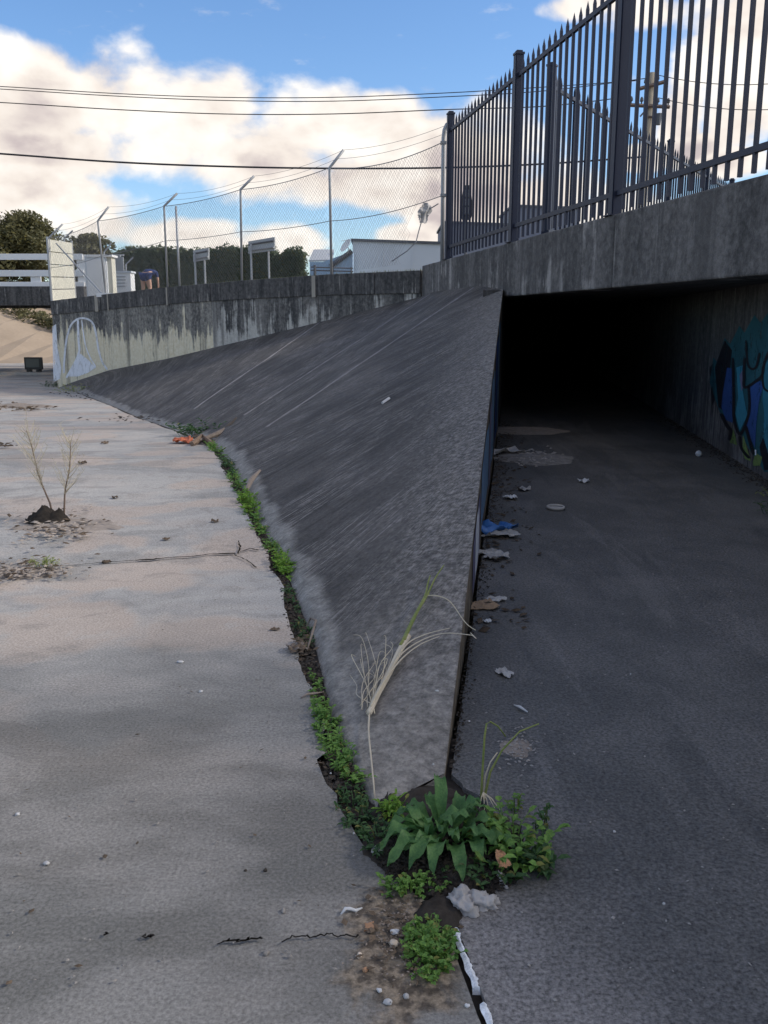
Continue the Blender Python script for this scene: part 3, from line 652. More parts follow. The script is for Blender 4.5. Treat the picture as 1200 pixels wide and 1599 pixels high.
# pale drip strips at the joints
for u, w in ((492, .13), (151, .20), (169, .07), (262, .07)):
    s = s_of(u); p = wallp(s) + WN * 0.036
    mb = MB(); q = wallp(s); M3 = Matrix((WD, WN, Vector((0, 0, 1)))).transposed()
    mb.box((p.x, p.y, wtop(s) - 0.26), (w, 0.02, 0.5), M3); part(mb, 'joint_cover', 'pilaster', rw)
def wsheet(pts_px, w, m):
    stroke_sheet('graffiti_stroke', [Vector(p) for p in pts_px], w, lambda p, off: on_wall(p.x, p.y, off), 0.012, m, rw)
wsheet([(100, 583), (101, 560), (104, 532), (110, 510), (120, 499), (132, 497), (144, 503), (150, 520), (154, 545), (160, 565), (168, 577)], 1.5, 'p_white')
wsheet([(122, 499), (123, 530), (124, 548), (118, 565), (104, 590)], 1.8, 'p_white')
wsheet([(128, 500), (133, 535), (140, 556), (150, 573)], 1.0, 'p_white')
sheet('graffiti_paint', [on_wall(*p, 0.010) for p in ((108, 588), (118, 562), (126, 552), (138, 562), (150, 574), (138, 582), (122, 588))], 'p_white', rw)
sheet('graffiti_paint', [on_wall(*p, 0.010) for p in ((82, 510), (88, 506), (90, 540), (96, 575), (94, 592), (84, 596))], 'p_white', rw)
# grass along the wall top
random.seed(11); mb = MB()
for i in range(2600):
    s = random.uniform(0.0, 0.62) ** 1.0
    if random.random() < 0.25: s = random.uniform(0.6, 0.8)
    q = wallp(s) - WN * random.uniform(0.30, 0.75); q.z = wtop(s) - 0.06; h = random.uniform(0.05, 0.15); a = random.uniform(0, 6.28)
    d = Vector((math.cos(a), math.sin(a), 0)) * 0.012; l = Vector((random.uniform(-.05, .05), random.uniform(-.05, .05), h))
    mb.add([q - d, q + d, q + l], [(0, 1, 2)])
tag(mb.build('verge_grass', 'grass_verge'), 'short yellow-green grass growing along the top of the low wall', 'grass', kind='stuff')

# ------------------------------------------------------------------ steel picket fences
STREET = 2.26
def picket_mesh(h, w=0.034):
    mb = MB(); r = w / 2; vs = []
    for z in (0, h - 0.10): vs += [(-r, -r, z), (r, -r, z), (r, r, z), (-r, r, z)]
    vs += [(0, 0, h)]
    mb.add(vs, [(0, 1, 5, 4), (1, 2, 6, 5), (2, 3, 7, 6), (3, 0, 4, 7), (4, 5, 8), (5, 6, 8), (6, 7, 8), (7, 4, 8), (3, 2, 1, 0)])
    return mb
def post_mesh(h, w=0.125):
    mb = MB(); bm = bmesh.new(); bmesh.ops.create_cube(bm, size=1.0)
    for v in bm.verts: v.co = Vector((v.co.x * w, v.co.y * w, (v.co.z + .5) * h))
    bmesh.ops.bevel(bm, geom=[e for e in bm.edges], offset=0.012, segments=2, affect='EDGES')
    mb.add([v.co.copy() for v in bm.verts], [tuple(v.index for v in f.verts) for f in bm.faces]); bm.free()
    mb.box((0, 0, h + 0.012), (w + 0.012, w + 0.012, 0.03)); mb.box((0, 0, h + 0.04), (w * .7, w * .7, 0.03)); mb.box((0, 0, 0.006), (w + .09, w + .09, 0.012)); return mb
pk = None; pst = None
def steel_fence(label, a, b, zf, posts, hp=2.55, rails=(0.24, 2.34), spacing=0.205, posth=2.62, ends=True, pw=0.036):
    """a, b plan points; zf(t) base height; posts: list of t"""
    global pk, pst
    a = Vector((a[0], a[1], 0)); b = Vector((b[0], b[1], 0)); d = b - a; L = d.length; d.normalize(); rz = math.atan2(d.y, d.x)
    e = empty('steel_fence', (a.x, a.y, zf(0)), label, 'fence', 'steel picket fences')
    def P(t): q = a.lerp(b, t); q.z = zf(t); return q
    for t in posts:
        if pst is None: o = part(post_mesh(posth), 'post', 'steel', e); o.matrix_parent_inverse = Matrix.Translation(e.location).inverted(); o.location = P(t); o.rotation_euler = (0, 0, rz); pst = o
        else: sharecopy(pst, 'post', e, P(t), rz)
    ts = sorted(posts)
    for t0, t1 in zip(ts, ts[1:]):
        for rh in rails:
            q0, q1 = P(t0), P(t1); dd = (q1 - q0).normalized(); mb = MB(); c = (q0 + q1) / 2 + Vector((0, 0, rh)); M3 = Matrix((dd, Vector((-dd.y, dd.x, 0)).normalized(), dd.cross(Vector((-dd.y, dd.x, 0)).normalized()))).transposed()
            mb.box(c + Vector((d.y, -d.x, 0)) * 0.0, ((q1 - q0).length - 0.128, 0.045, 0.055), M3); part(mb, 'rail', 'steel', e)
        n_ = max(1, round((t1 - t0) * L / spacing)); 
        for i in range(1, n_):
            q = P(t0 + (t1 - t0) * i / n_) + Vector((0, 0, 0.05)) + Vector((d.y, -d.x, 0)) * 0.0
            if pk is None: o = part(picket_mesh(hp - 0.05), 'picket', 'steel', e); o.location = q; o.rotation_euler = (0, 0, rz); pk = o
            else: sharecopy(pk, 'picket', e, q, rz)
    return e
def fence_plan(y): return Vector((par_x(y), y, 0)) - PN * 0.08
yA, yB = 17.91, 0.3
Lf = yA - yB
steel_fence('navy steel picket fence standing along the top of the culvert headwall', fence_plan(yA), fence_plan(yB), lambda t: PTOP, [(yA - y) / Lf for y in (17.91, 14.08, 10.58, 7.1, 3.6, 0.3)])
rt0 = Vector((2.42, 14.5, 0)); rt1 = Vector((8.9, 24.9, 0))
steel_fence('navy steel picket fence running back from the headwall across the far verge', rt0, rt1, lambda t: PTOP - 0.0, [0.02, 0.3, 0.58, 0.86, 1.1])
# ------------------------------------------------------------------ chain link fence on the low wall
cl = empty('chain_link_fence', tuple(wallp(.4)[:2]) + (2.5,), 'sagging chain link fence with bent-arm pipe posts on the low wall', 'fence')
def wp(u, v, off=-0.17): return on_wall(u, v, off)
Yend = on_par(691, 405) - PN * 0.10
posts = []   # (base, bend, tip)
def post_px(u0, v0, u1, v1, tip, r=0.032):
    b = wp(u0, v0) if u0 < 660 else gy(u0, v0, Yend.y); k = gy(u1, v1, b.y); b = b.copy(); b.z -= 0.12
    path = [b, k - (k - b).normalized() * 0.12, k]
    if tip: t = gy(tip[0], tip[1], b.y - 0.05); path += [k.lerp(t, .25), t]
    path2 = [path[0]]
    mb = MB(); mb.tube(path, r, 8); o = part(mb, 'post', 'galv', cl, smooth=True); posts.append((b, k)); return b, k
e0 = gy(691, 405, Yend.y); e1 = gy(693, 215, Yend.y); e0.z -= 0.03
mb = MB(); mb.tube([e0, gy(692, 300, Yend.y), e1, gy(694.5, 203, Yend.y), gy(698, 195, Yend.y), gy(706, 190, Yend.y)], 0.04, 8); part(mb, 'post', 'galv', cl, smooth=True)
for v in (223, 305): 
    mb = MB(); q = gy(692.5, v, Yend.y); mb.box(q, (0.11, 0.11, 0.05)); part(mb, 'clamp', 'galv', cl)
bays = [(gy(692, 403, Yend.y), gy(692, 222, Yend.y), gy(692, 305, Yend.y))]
for (u0, v0, u1, v1, tip, vm) in [(518, 428, 515, 262, (537, 234), 345), (378, 440, 376, 296, (397, 275), 362), (262, 449, 256.5, 322, (277, 302), 376), (166, 460, 153, 345, (170, 323), 400), (82, 468, 77, 371, (98, 350), 418)]:
    b, k = post_px(u0, v0, u1, v1, tip); bays.append((b + Vector((0, 0, .12)), k, gy(u0 + (u1 - u0) * .6, vm, b.y)))
b, k = wp(281, 447), gy(275, 322, wp(281, 447).y); mb = MB(); b.z -= .3; mb.tube([b, k], 0.032, 8); part(mb, 'post', 'galv', cl, smooth=True)
mb = MB(); mb.tube([gy(88, 380, bays[-1][0].y), gy(160, 459, wp(166, 460).y)], 0.026, 6); part(mb, 'brace', 'galv', cl)
mb = MB(); q = wp(166, 461); mb.box((q.x, q.y, q.z), (.5, .4, .12)); part(mb, 'footing', 'white_paint', cl)
random.seed(5)
def sag(t, k): return -k * 4 * t * (1 - t)
for bi, ((b0, k0, m0), (b1, k1, m1)) in enumerate(zip(bays, bays[1:])):
    L = (Vector((b1.x - b0.x, b1.y - b0.y))).length; sg = (0.16, 0.08, 0.06, 0.05, 0.1)[bi]
    def at(t, h): # h 0..1 bottom to top
        lo = b0.lerp(b1, t); hi = k0.lerp(k1, t) + Vector((0, 0, sag(t, sg))); return lo.lerp(hi, h)
    H = ((k0.z - b0.z) + (k1.z - b1.z)) / 2
    for nm, zf, r in (('top_wire', lambda t: k0.lerp(k1, t) + Vector((0, 0, sag(t, sg))), 0.009), ('line_wire', lambda t: m0.lerp(m1, t) + Vector((0, 0, sag(t, sg * .6))), 0.008)):
        mb = MB(); mb.tube([zf(i / 12) for i in range(13)], r, 4); part(mb, nm, 'wire', cl)
    mb = MB(); step = 0.10; seg = 0.2
    def hole(a, h):
        if bi: return False
        mid = ((m0.z - b0.z) / (k0.z - b0.z)) - 0.02
        return (a < 0.9 + 0.6 * (mid - h) * 2.0 + 0.15 * math.sin(h * 20)) and h < mid
    for dr in (1, -1):
        nlin = int((L + H) / step) + 1
        for i in range(nlin):
            a0 = i * step - (H if dr > 0 else 0); K = int(H / seg)
            prev = None
            for j in range(K + 1):
                h = j / K; a = a0 + dr * h * H
                ok = 0 <= a <= L and not hole(a, h)
                p = at(a / L, h) + Vector((0.01 * random.uniform(-1, 1), 0, 0)) if ok else None
                if p is not None and prev is not None: mb.tube([prev, p], 0.0024 if bi < 2 else 0.003, 3, False)
                prev = p
    o = part(mb, 'chain_link_mesh', 'wire', cl); o['kind'] = 'stuff'
tips = [gy(706, 192, Yend.y), gy(537, 234, bays[1][0].y), gy(397, 275, bays[2][0].y), gy(277, 302, bays[3][0].y), gy(170, 323, bays[4][0].y), gy(98, 350, bays[5][0].y)]
for f in (0.0, 0.5):
    for (a, b), (q0, q1) in zip(zip(tips, tips[1:]), zip(bays, bays[1:])):
        A_ = a.lerp(q0[1], f); B_ = b.lerp(q1[1], f)
        mb = MB(); mb.tube([A_.lerp(B_, i / 10) + Vector((0, 0, sag(i / 10, 0.10))) for i in range(11)], 0.004, 4); part(mb, 'barbed_wire', 'wire', cl)
# torn flap of mesh with caught plastic
mb = MB(); mb.tube([gy(u, v, 19.0) for u, v in ((685, 318), (672, 326), (664, 335), (658, 348), (654, 362), (650, 378), (636, 392), (612, 408))], 0.011, 4); part(mb, 'torn_edge', 'wire', cl)
def crumple(name, c, sx, sy, m, label, cat, rz=0, h=0.03, n=9, group=None, tilt=(0, 0), seed=None, fold=1.0, lift=0.004):
    s0 = seed if seed is not None else random.random() * 99; mb = MB(); vs = []; h = min(h, .34 * min(sx, sy))
    for i in range(n + 1):
        for j in range(n + 1):
            x, y = i / n * 2 - 1, j / n * 2 - 1; rr = 1 - 0.18 * mnoise.noise(Vector((math.atan2(y, x) * 1.3, s0, 0))) * 2
            z = (mnoise.noise(Vector((x * 1.5 * fold, y * 1.5 * fold, s0))) + .45) * h * 1.5 + (1 - abs(math.sin(3.1 * (x + .5 * y) * fold + 3 * mnoise.noise(Vector((x * 1.2, y * 1.2, s0 + 5)))))) * h * .8; z = max(z, 0)
            e_ = max(abs(x), abs(y)); k = 1.0 + 0.16 * mnoise.noise(Vector((x * 2, y * 2, s0 + 9))) * e_ - (0.18 * e_ if abs(x) > .7 and abs(y) > .7 else 0)
            vs.append((x * sx * k * rr, y * sy * k * rr, z))
    fs = [(i * (n + 1) + j, (i + 1) * (n + 1) + j, (i + 1) * (n + 1) + j + 1, i * (n + 1) + j + 1) for i in range(n) for j in range(n)]
    mb.add(vs, fs); o = mb.build(name, m, None, smooth=m in ('rag_grey', 'orange_cloth', 'plastic_blue')); o.location = (c[0], c[1], c[2] + lift); o.rotation_euler = (tilt[0], tilt[1], rz)
    sm = o.modifiers.new('thickness', 'SOLIDIFY'); sm.thickness = 0.0015
    return tag(o, label, cat, group)
o = crumple('plastic_rag', gy(661, 334, 19.0), 0.13, 0.20, 'paper_grey', 'pale plastic rag snagged high on the torn chain link mesh', 'rag', 0.3, 0.05, n=14, tilt=(R(80), R(20)))
# cream panel at the fence end
pn = empty('sheeted_hoarding', gy(82, 467, 32.2), 'cream sheeted hoarding closing the end of the chain link fence', 'hoarding')
a, b = gy(81, 466, 32.2), gy(118, 464, 34.0); a.z -= .1; b.z -= .1
tz0, tz1 = gy(81, 372, 32.2).z, gy(116, 378, 34.0).z
K = 5; 
for i in range(K):
    z0a = a.z + (tz0 - a.z) * i / K; z0b = b.z + (tz1 - b.z) * i / K; z1a = a.z + (tz0 - a.z) * (i + .93) / K; z1b = b.z + (tz1 - b.z) * (i + .93) / K
    mb = MB(); t_ = Vector((0.03, 0.04, 0)); q = [Vector((a.x, a.y, z0a)), Vector((b.x, b.y, z0b)), Vector((b.x, b.y, z1b)), Vector((a.x, a.y, z1a))]
    mb.add(q + [w + t_ for w in q], [(0, 1, 2, 3), (7, 6, 5, 4), (0, 4, 5, 1), (1, 5, 6, 2), (2, 6, 7, 3), (3, 7, 4, 0)]); part(mb, 'sheet', 'cream_cloth', pn)
for q, t in ((a, tz0), (b, tz1)): mb = MB(); mb.tube([q, (q.x, q.y, t + .05)], 0.04, 6); part(mb, 'post', 'galv', pn)

# ------------------------------------------------------------------ left bridge, far bank
br = empty('road_bridge', (-14, 38, 2.2), 'concrete road bridge with white rails crossing the channel far left', 'bridge')
zb0, zb1 = gy(40, 477, 38).z, gy(40, 447, 38).z; XR = -12.35
solid_wall('girder', 'wallband', br, (-45, 38.0), (XR, 38.0), Vector((0, .5, 0)), lambda t: zb0, lambda t: zb1, 10, bev=.02)
mb = MB(); mb.box(((-45 + XR) / 2, 42.0, zb0 + .34), (45 + XR, 7.0, .3)); part(mb, 'deck', 'cwall', br, uvs=[(v[0], v[1]) for v in mb.v])
solid_wall('girder', 'wallband', br, (-45, 45.5), (XR, 45.5), Vector((0, .4, 0)), lambda t: zb0, lambda t: zb1, 10)
for va, vb in ((396, 405.5), (421.5, 431.5), (440, 447.2)):
    z0, z1 = gy(40, vb, 38).z, gy(40, va, 38).z; mb = MB(); mb.box(((-45 + XR) / 2, 38.12, (z0 + z1) / 2), (45 + XR, .08, z1 - z0)); part(mb, 'rail', 'white_paint', br, bev=.01)
for u in (54, 128, -30, -110, -190):
    w = gy(u + 8, 440, 38).x - gy(u - 8, 440, 38).x; z1 = gy(40, 431 if u == 54 else 397, 38).z; mb = MB(); mb.box((gy(u, 440, 38).x, 38.21, (zb1 + z1) / 2), (w, .09, z1 - zb1)); part(mb, 'rail_post', 'white_paint', br, bev=.01)
mb = MB(); mb.box((-30, 40.2, bed_z(99) + .04), (36, .5, .12)); tag(part(mb, 'floor_sill', 'bed', bed), None)
tv = empty('television', gz(54, 581, bed_z(99) + .0), 'discarded black television sitting on the channel floor under the far bridge', 'television')
q = tv.location; w = .82
mb = MB(); mb.box((q.x, q.y, q.z + .40), (w, .16, .56)); mb.box((q.x, q.y + .16, q.z + .40), (w * .7, .22, .40)); part(mb, 'casing', 'black_plastic', tv, bev=.02)
mb = MB(); mb.box((q.x - .02, q.y - .09, q.z + .42), (w * .74, .02, .38)); part(mb, 'screen', 'screen', tv)
for sx in (-1, 1): mb = MB(); mb.box((q.x + sx * .22, q.y, q.z + .065), (.16, .3, .13)); part(mb, 'foot', 'black_plastic', tv)
mb = MB(); xs = [-150, -60, -40, -32, -28, -26, -24, -22, -20.5, -19, -17.5, -16, -14.5]
def btop(x): return min(3.0, max(-0.5, 1.58 + 0.335 * (-24.3 - x)))
vs = []
for x in xs: vs += [(x, 51, bed_z(99) - .02), (x, 58, btop(x)), (x, 63, max(btop(x) + .6, 2.0)), (x, 700, 2.2)]
mb.add(vs, [(4 * i + k, 4 * (i + 1) + k, 4 * (i + 1) + k + 1, 4 * i + k + 1) for i in range(len(xs) - 1) for k in range(3)])
o = mb.build('far_bank', 'tan_bank'); tag(o, kind='structure')

# ------------------------------------------------------------------ vegetation helpers
def leaf_cards(mb, c, r, n, size, flat=1.0, rnd=random):
    for _ in range(n):
        while True:
            d = Vector((rnd.uniform(-1, 1), rnd.uniform(-1, 1), rnd.uniform(-1, 1)))
            if 0.15 < d.length < 1: break
        d = d.normalized() * d.length ** 0.5
        q = Vector(c) + Vector((d.x * r[0], d.y * r[1], d.z * r[2])); s = size * rnd.uniform(.5, 1.3)
        a = Vector((rnd.uniform(-1, 1), rnd.uniform(-1, 1), rnd.uniform(-.6, .6))).normalized(); b = a.cross(Vector((rnd.uniform(-1, 1), rnd.uniform(-1, 1), rnd.uniform(-1, 1)))).normalized()
        mb.add([q - a * s, q - b * s * .45, q + a * s, q + b * s * .45], [(0, 1, 2), (0, 2, 3)])
def tree(name, label, base, h, rx, ncl, leaf, m, group, seed, spread=1.0, nleaf=230, low=.3):
    rnd = random.Random(seed); e = empty(name, base, label, 'tree', group); b = Vector(base); mb = MB(); tops = []
    mb.tube([b, b + Vector((.05 * h * rnd.uniform(-1, 1), 0, h * .3)), b + Vector((.06 * h * rnd.uniform(-1, 1), 0, h * .75))], [h * .03, h * .022, h * .008], 7)
    crown = MB()
    for i in range(ncl):
        a = rnd.uniform(0, 6.28); z = low + (1 - low) * rnd.random() ** .8; rr = rx * spread * math.sin(min(1, (1.12 - z) / .62) * 1.57) * rnd.uniform(.3, 1.0)
        c = b + Vector((math.cos(a) * rr, math.sin(a) * rr, h * z * .93)); k = rnd.uniform(.14, .3) * rx
        if i % 3 == 0: mb.tube([b + Vector((0, 0, h * z * .5)), b.lerp(c, .55) + Vector((0, 0, h * z * .25)), c], [h * .012, h * .008, h * .003], 5)
        leaf_cards(crown, c, (k * 1.25, k * 1.25, k), nleaf, leaf, rnd=rnd)
    part(mb, 'trunk', 'bark', e, smooth=True); part(crown, 'crown', m, e); return e
tree('tree', 'tall olive-brown tree behind the bridge at the left edge', (-30.5, 66, 2), 8.6, 4.6, 95, .17, 'tree_olive', 'trees beyond the far bridge', 2)
tree('tree', 'olive tree second from the left edge, its crown stepping down towards the cream panel', (-25.6, 67, 2), 6.9, 3.2, 60, .16, 'tree_olive', 'trees beyond the far bridge', 3)
tree('tree', 'small rounded tree showing above the cream panel and the white cabinet', (-22.2, 70, 2), 6.0, 2.6, 44, .16, 'tree_olive', 'trees beyond the far bridge', 4)
tree('tree', 'low olive tree filling the gap behind the white bridge rails', (-28.6, 63, 2), 4.8, 3.8, 60, .16, 'tree_olive', 'trees beyond the far bridge', 9, low=.1)
rnd = random.Random(21)
for i, (x, y, z, r, lab) in enumerate([(-26.0, 60.5, 1.6, 1.5, 'green shrub under the far bridge at the left edge of the photo'), (-23.6, 60.2, 1.2, 1.3, 'shrub under the far bridge, between the left edge and the wall end'), (-21.4, 59.8, .9, 1.3, 'shrub under the far bridge, next to the end of the streaked wall'), (-19.2, 60.0, .7, 1.3, 'shrub peeping out from behind the end of the streaked wall')]):
    e = empty('shrub', (x, y, z - .4), lab, 'shrub', 'shrubs under the far bridge'); mb = MB()
    for k in range(9): leaf_cards(mb, (x + rnd.uniform(-1, 1) * r * .7, y + rnd.uniform(-1, 1) * .8, z + rnd.uniform(.1, 1.3)), (r * .45, r * .45, r * .4), 150, .13, rnd=rnd)
    part(mb, 'foliage', 'tree_olive', e); mb = MB()
    for k in range(4): mb.tube([(x, y, z - .4), (x + rnd.uniform(-.5, .5), y, z + .8)], [.04, .015], 5)
    part(mb, 'stem', 'bark', e)
# hedge across the street
rnd = random.Random(31); hx0, hx1 = gy(178, 400, 48).x, gy(478, 400, 48).x
e = empty('hedge', ((hx0 + hx1) / 2, 48, STREET), 'long dark green hedge across the street behind the two signs', 'hedge'); mb = MB()
for i in range(70):
    t = i / 69; u = 182 + 292 * t; x = gy(u, 400, 48).x + rnd.uniform(-.08, .08)
    top = gy(u, 388 + (12 if u < 192 else 0) + 2.0 * math.sin(u * .045) + 2.0 * math.sin(u * .17) + (7 if 428 < u < 446 else 0) + (10 if u > 470 else 0), 48).z
    for k in range(6):
        z = top - .22 - k * .36 + rnd.uniform(-.1, .1)
        leaf_cards(mb, (x, 47.65 + rnd.uniform(-.08, .08), z), (.32, .16, .30), 60, .09, rnd=rnd)
part(mb, 'foliage', 'hedge', e); mb = MB()
for i in range(12): x = hx0 + .5 + (hx1 - hx0 - 1) * i / 11; mb.tube([(x, 48, STREET), (x + .1, 48.1, STREET + 1.6)], [.06, .02], 5)
part(mb, 'stem', 'bark', e)
mb = MB(); 
for i in range(60):
    t = i / 59; u = 186 + 284 * t; top = gy(u, 391 + 2.0 * math.sin(u * .045) + (7 if 428 < u < 446 else 0), 48).z
    for k in range(5): mb.blob((gy(u, 400, 48).x, 48.0 + .05 * math.sin(i * 1.9 + k), top - .25 - k * .45), (.30, .36, .34), i * 1.3 + k, .55, 2, 2.2)
ig = part(mb, 'inner_growth', 'hedge', e); ig['kind'] = 'stuff'

# ------------------------------------------------------------------ street things behind the low wall
def boxpx(u0, v0, u1, v1, Y, dy, zb=None):
    a, b = gy(u0, v1, Y), gy(u1, v0, Y); z0 = zb if zb is not None else a.z
    return ((a.x + b.x) / 2, Y + dy / 2, (z0 + b.z) / 2), (abs(b.x - a.x), dy, b.z - z0)
def thing_box(mb, *a, **k): c, s = boxpx(*a, **k); mb.box(c, s); return c, s
ca = empty('utility_cabinet', gy(150, 462, 35.0), 'tall white utility cabinet behind the leaning fence post', 'cabinet', 'white street cabinets')
mb = MB(); thing_box(mb, 136, 400, 166, 460, 35, .6, zb=STREET); part(mb, 'body', 'white_wall', ca, bev=.02)
mb = MB(); thing_box(mb, 134.5, 397.5, 175, 401, 34.95, .75); part(mb, 'roof', 'white_paint', ca)
mb = MB(); thing_box(mb, 138, 405, 164, 456, 34.97, .03, zb=STREET + .1); part(mb, 'door', 'white_paint', ca, bev=.008)
mb = MB(); thing_box(mb, 166.5, 401, 174, 458, 35.1, .5, zb=STREET); part(mb, 'side_panel', 'cream_cloth', ca)
cb = empty('utility_cabinet', gy(190, 455, 37.0), 'short white utility cabinet to the right of the tall one', 'cabinet', 'white street cabinets')
mb = MB(); thing_box(mb, 176, 425, 204, 458, 37, .6, zb=STREET); part(mb, 'body', 'white_paint', cb, bev=.02)
mb = MB(); thing_box(mb, 175, 423, 205, 426, 36.95, .7); part(mb, 'roof', 'white_wall', cb)
for k in range(4): mb = MB(); thing_box(mb, 180, 431 + k * 5, 196, 433 + k * 5, 36.97, .03); part(mb, 'vent_slat', 'sign_grey', cb)
cd = empty('wire_crate', gy(185, 423, 38.5), 'grey slatted crate-like enclosure standing behind the short white cabinet', 'enclosure'); 
for k in range(8): mb = MB(); thing_box(mb, 176 + 2.2 * k, 398 + (k > 5) * 3, 177.3 + 2.2 * k, 426, 38.5, .06, zb=STREET); part(mb, 'slat', 'sign_grey', cd)
mb = MB(); thing_box(mb, 175.5, 397, 193.5, 399.5, 38.6, .06); part(mb, 'rail', 'sign_grey', cd)
mb = MB(); thing_box(mb, 175.5, 415, 193.5, 417, 38.6, .06); part(mb, 'rail', 'sign_grey', cd)
# further bent posts of the fence on the other side of the street
for (u, v0, v1, tip, lab) in [(101, 460, 372, (114, 360), 'thin bent-arm post right behind the cream panel'), (163, 440, 394, (174, 380), 'thin bent-arm post rising behind the tall white cabinet'), (197, 440, 413, (208, 402), 'thin bent-arm post above the short white cabinet')]:
    b, k, t = gy(u, v0, 40), gy(u, v1, 40), gy(tip[0], tip[1], 40); b.z = STREET; mb = MB(); mb.tube([b, k, t], .035, 6); tag(mb.build('fence_post', 'galv'), lab, 'post', 'posts of the farther fence')
# signs seen from behind
def sign(u0, u1, vt0, vt1, vb0, vb1, legs, Y, lab):
    e = empty('street_sign', gy((u0 + u1) / 2, vb0, Y), lab, 'sign', 'signs on two posts behind the low wall'); e.location.z = STREET
    yl, yr = Y + .25, Y - .25; q = [gy(u0, vb0, yl), gy(u1, vb1, yr), gy(u1, vt1, yr), gy(u0, vt0, yl)]; t_ = Vector((.02, .05, 0))
    mb = MB(); mb.add(q + [w + t_ for w in q], [(0, 1, 2, 3), (7, 6, 5, 4), (0, 4, 5, 1), (1, 5, 6, 2), (2, 6, 7, 3), (3, 7, 4, 0)]); bo = part(mb, 'board', 'sign_grey', e)
    for f in (.22, .72):
        a_ = q[0].lerp(q[3], f); b_ = q[1].lerp(q[2], f); mb = MB(); mb.tube([a_ + Vector((.02, -.025, 0)), b_ + Vector((-.02, -.025, 0))], .028, 4); part(mb, 'stiffener', 'dark_trim' if f > .5 else 'galv', e)
    for u in legs: p = gy(u, vb0 - 4, Y + .06); p.y = Y + .07; mb = MB(); mb.tube([(p.x, p.y, STREET - .2), (p.x, p.y, p.z + .2)], .035, 6); part(mb, 'leg', 'galv', e)
sign(302, 326, 391, 387, 409, 405, (304.5, 319.5), 29.0, 'smaller grey sign board on two posts, seen from behind, left of the other')
sign(388, 429, 377, 370, 396, 391, (392, 419.5), 28.0, 'larger grey sign board on two posts, seen from behind, before the hedge')
# buildings across the street
def building(name, lab, u0, u1, vt0, vt1, Y, m, depth=6.0, trim=True, roofm='dark_trim'):
    e = empty(name, gy((u0 + u1) / 2, vt0, Y), lab, 'building'); e.location.z = STREET
    a, b = gy(u0, vt0, Y), gy(u1, vt1, Y); n_ = max(1, int((b.x - a.x) / 1.2))
    q = [Vector((a.x, Y, STREET - .3)), Vector((b.x, Y, STREET - .3)), Vector((b.x, Y, b.z)), Vector((a.x, Y, a.z))]; t_ = Vector((0, depth, 0))
    mb = MB(); mb.add(q + [w + t_ for w in q], [(0, 1, 2, 3), (7, 6, 5, 4), (0, 4, 5, 1), (1, 5, 6, 2), (2, 6, 7, 3), (3, 7, 4, 0)]); part(mb, 'wall', m, e)
    if trim:
        q = [Vector((a.x - .08, Y - .10, a.z - .02)), Vector((b.x + .08, Y - .10, b.z - .02)), Vector((b.x + .08, Y - .10, b.z + .10)), Vector((a.x - .08, Y - .10, a.z + .10))]; t_ = Vector((0, depth + .2, 0))
        mb = MB(); mb.add(q + [w + t_ for w in q], [(0, 1, 2, 3), (7, 6, 5, 4), (0, 4, 5, 1), (1, 5, 6, 2), (2, 6, 7, 3), (3, 7, 4, 0)]); part(mb, 'roof', roofm, e)
    for i in range(1, n_):
        x = a.x + (b.x - a.x) * i / n_; mb = MB(); mb.box((x, Y - .012, (STREET + min(a.z, b.z)) / 2), (.04, .02, min(a.z, b.z) - STREET - .1)); part(mb, 'cladding_strip', m, e)
    return e
building('white_building', 'low white building with flat roof edge left of the steel fence', 551, 692, 376, 381, 45, 'white_wall')
hb = empty('small_house', gy(515, 400, 43), 'pale blue house end with sloping dark barge board left of the white building', 'house'); hb.location.z = STREET
a, b, c = gy(484, 414, 43), gy(550, 414, 43), gy(551, 392, 43)
d0 = gy(505, 414, 43)
mb = MB(); q = [Vector((a.x, 43, STREET - .2)), Vector((b.x, 43, STREET - .2)), Vector((c.x, 43, c.z)), Vector((d0.x, 43, gy(515, 409, 43).z)), Vector((a.x, 43, gy(485, 409, 43).z))]; t_ = Vector((0, 5, 0)); k = 5
mb.add(q + [w + t_ for w in q], [tuple(range(5)), tuple(range(9, 4, -1))] + [(i, i + 5, (i + 1) % 5 + 5, (i + 1) % 5) for i in range(5)]); part(mb, 'wall', 'blue_wall', hb)
mb = MB(); p0, p1 = gy(516, 416, 42.9), gy(550, 392, 42.9); mb.tube([p0, p1], .11, 4); part(mb, 'barge_board', 'dark_trim', hb)
mb = MB(); q = [gy(483, 409, 43.1), gy(520, 408, 43.1), gy(522, 392, 47), gy(490, 392, 47)]; t_ = Vector((0, 0, .08)); mb.add(q + [w + t_ for w in q], [(0, 1, 2, 3), (7, 6, 5, 4), (0, 4, 5, 1), (1, 5, 6, 2), (2, 6, 7, 3), (3, 7, 4, 0)]); part(mb, 'roof', 'sign_grey', hb)
dish = empty('satellite_dish', gy(541, 392, 42.6), 'white satellite dish on the pale blue house', 'dish'); mb = MB(); vs = [(0, 0, 0)]; K = 16; q = gy(540, 383, 42.5)
ax = Vector((-.55, -.45, .5)).normalized(); s1 = ax.cross(Vector((0, 0, 1))).normalized(); s2 = ax.cross(s1); vs = [q - ax * .10]
for r_, dd in ((.18, -.07), (.36, .0)):
    for i in range(K): th = 6.2832 * i / K; vs.append(q + (s1 * math.cos(th) * .8 + s2 * math.sin(th)) * r_ + ax * dd)
mb.add(vs, [(0, 1 + i, 1 + (i + 1) % K) for i in range(K)] + [(1 + i, 1 + K + i, 1 + K + (i + 1) % K, 1 + (i + 1) % K) for i in range(K)]); part(mb, 'reflector', 'white_paint', dish, smooth=True)
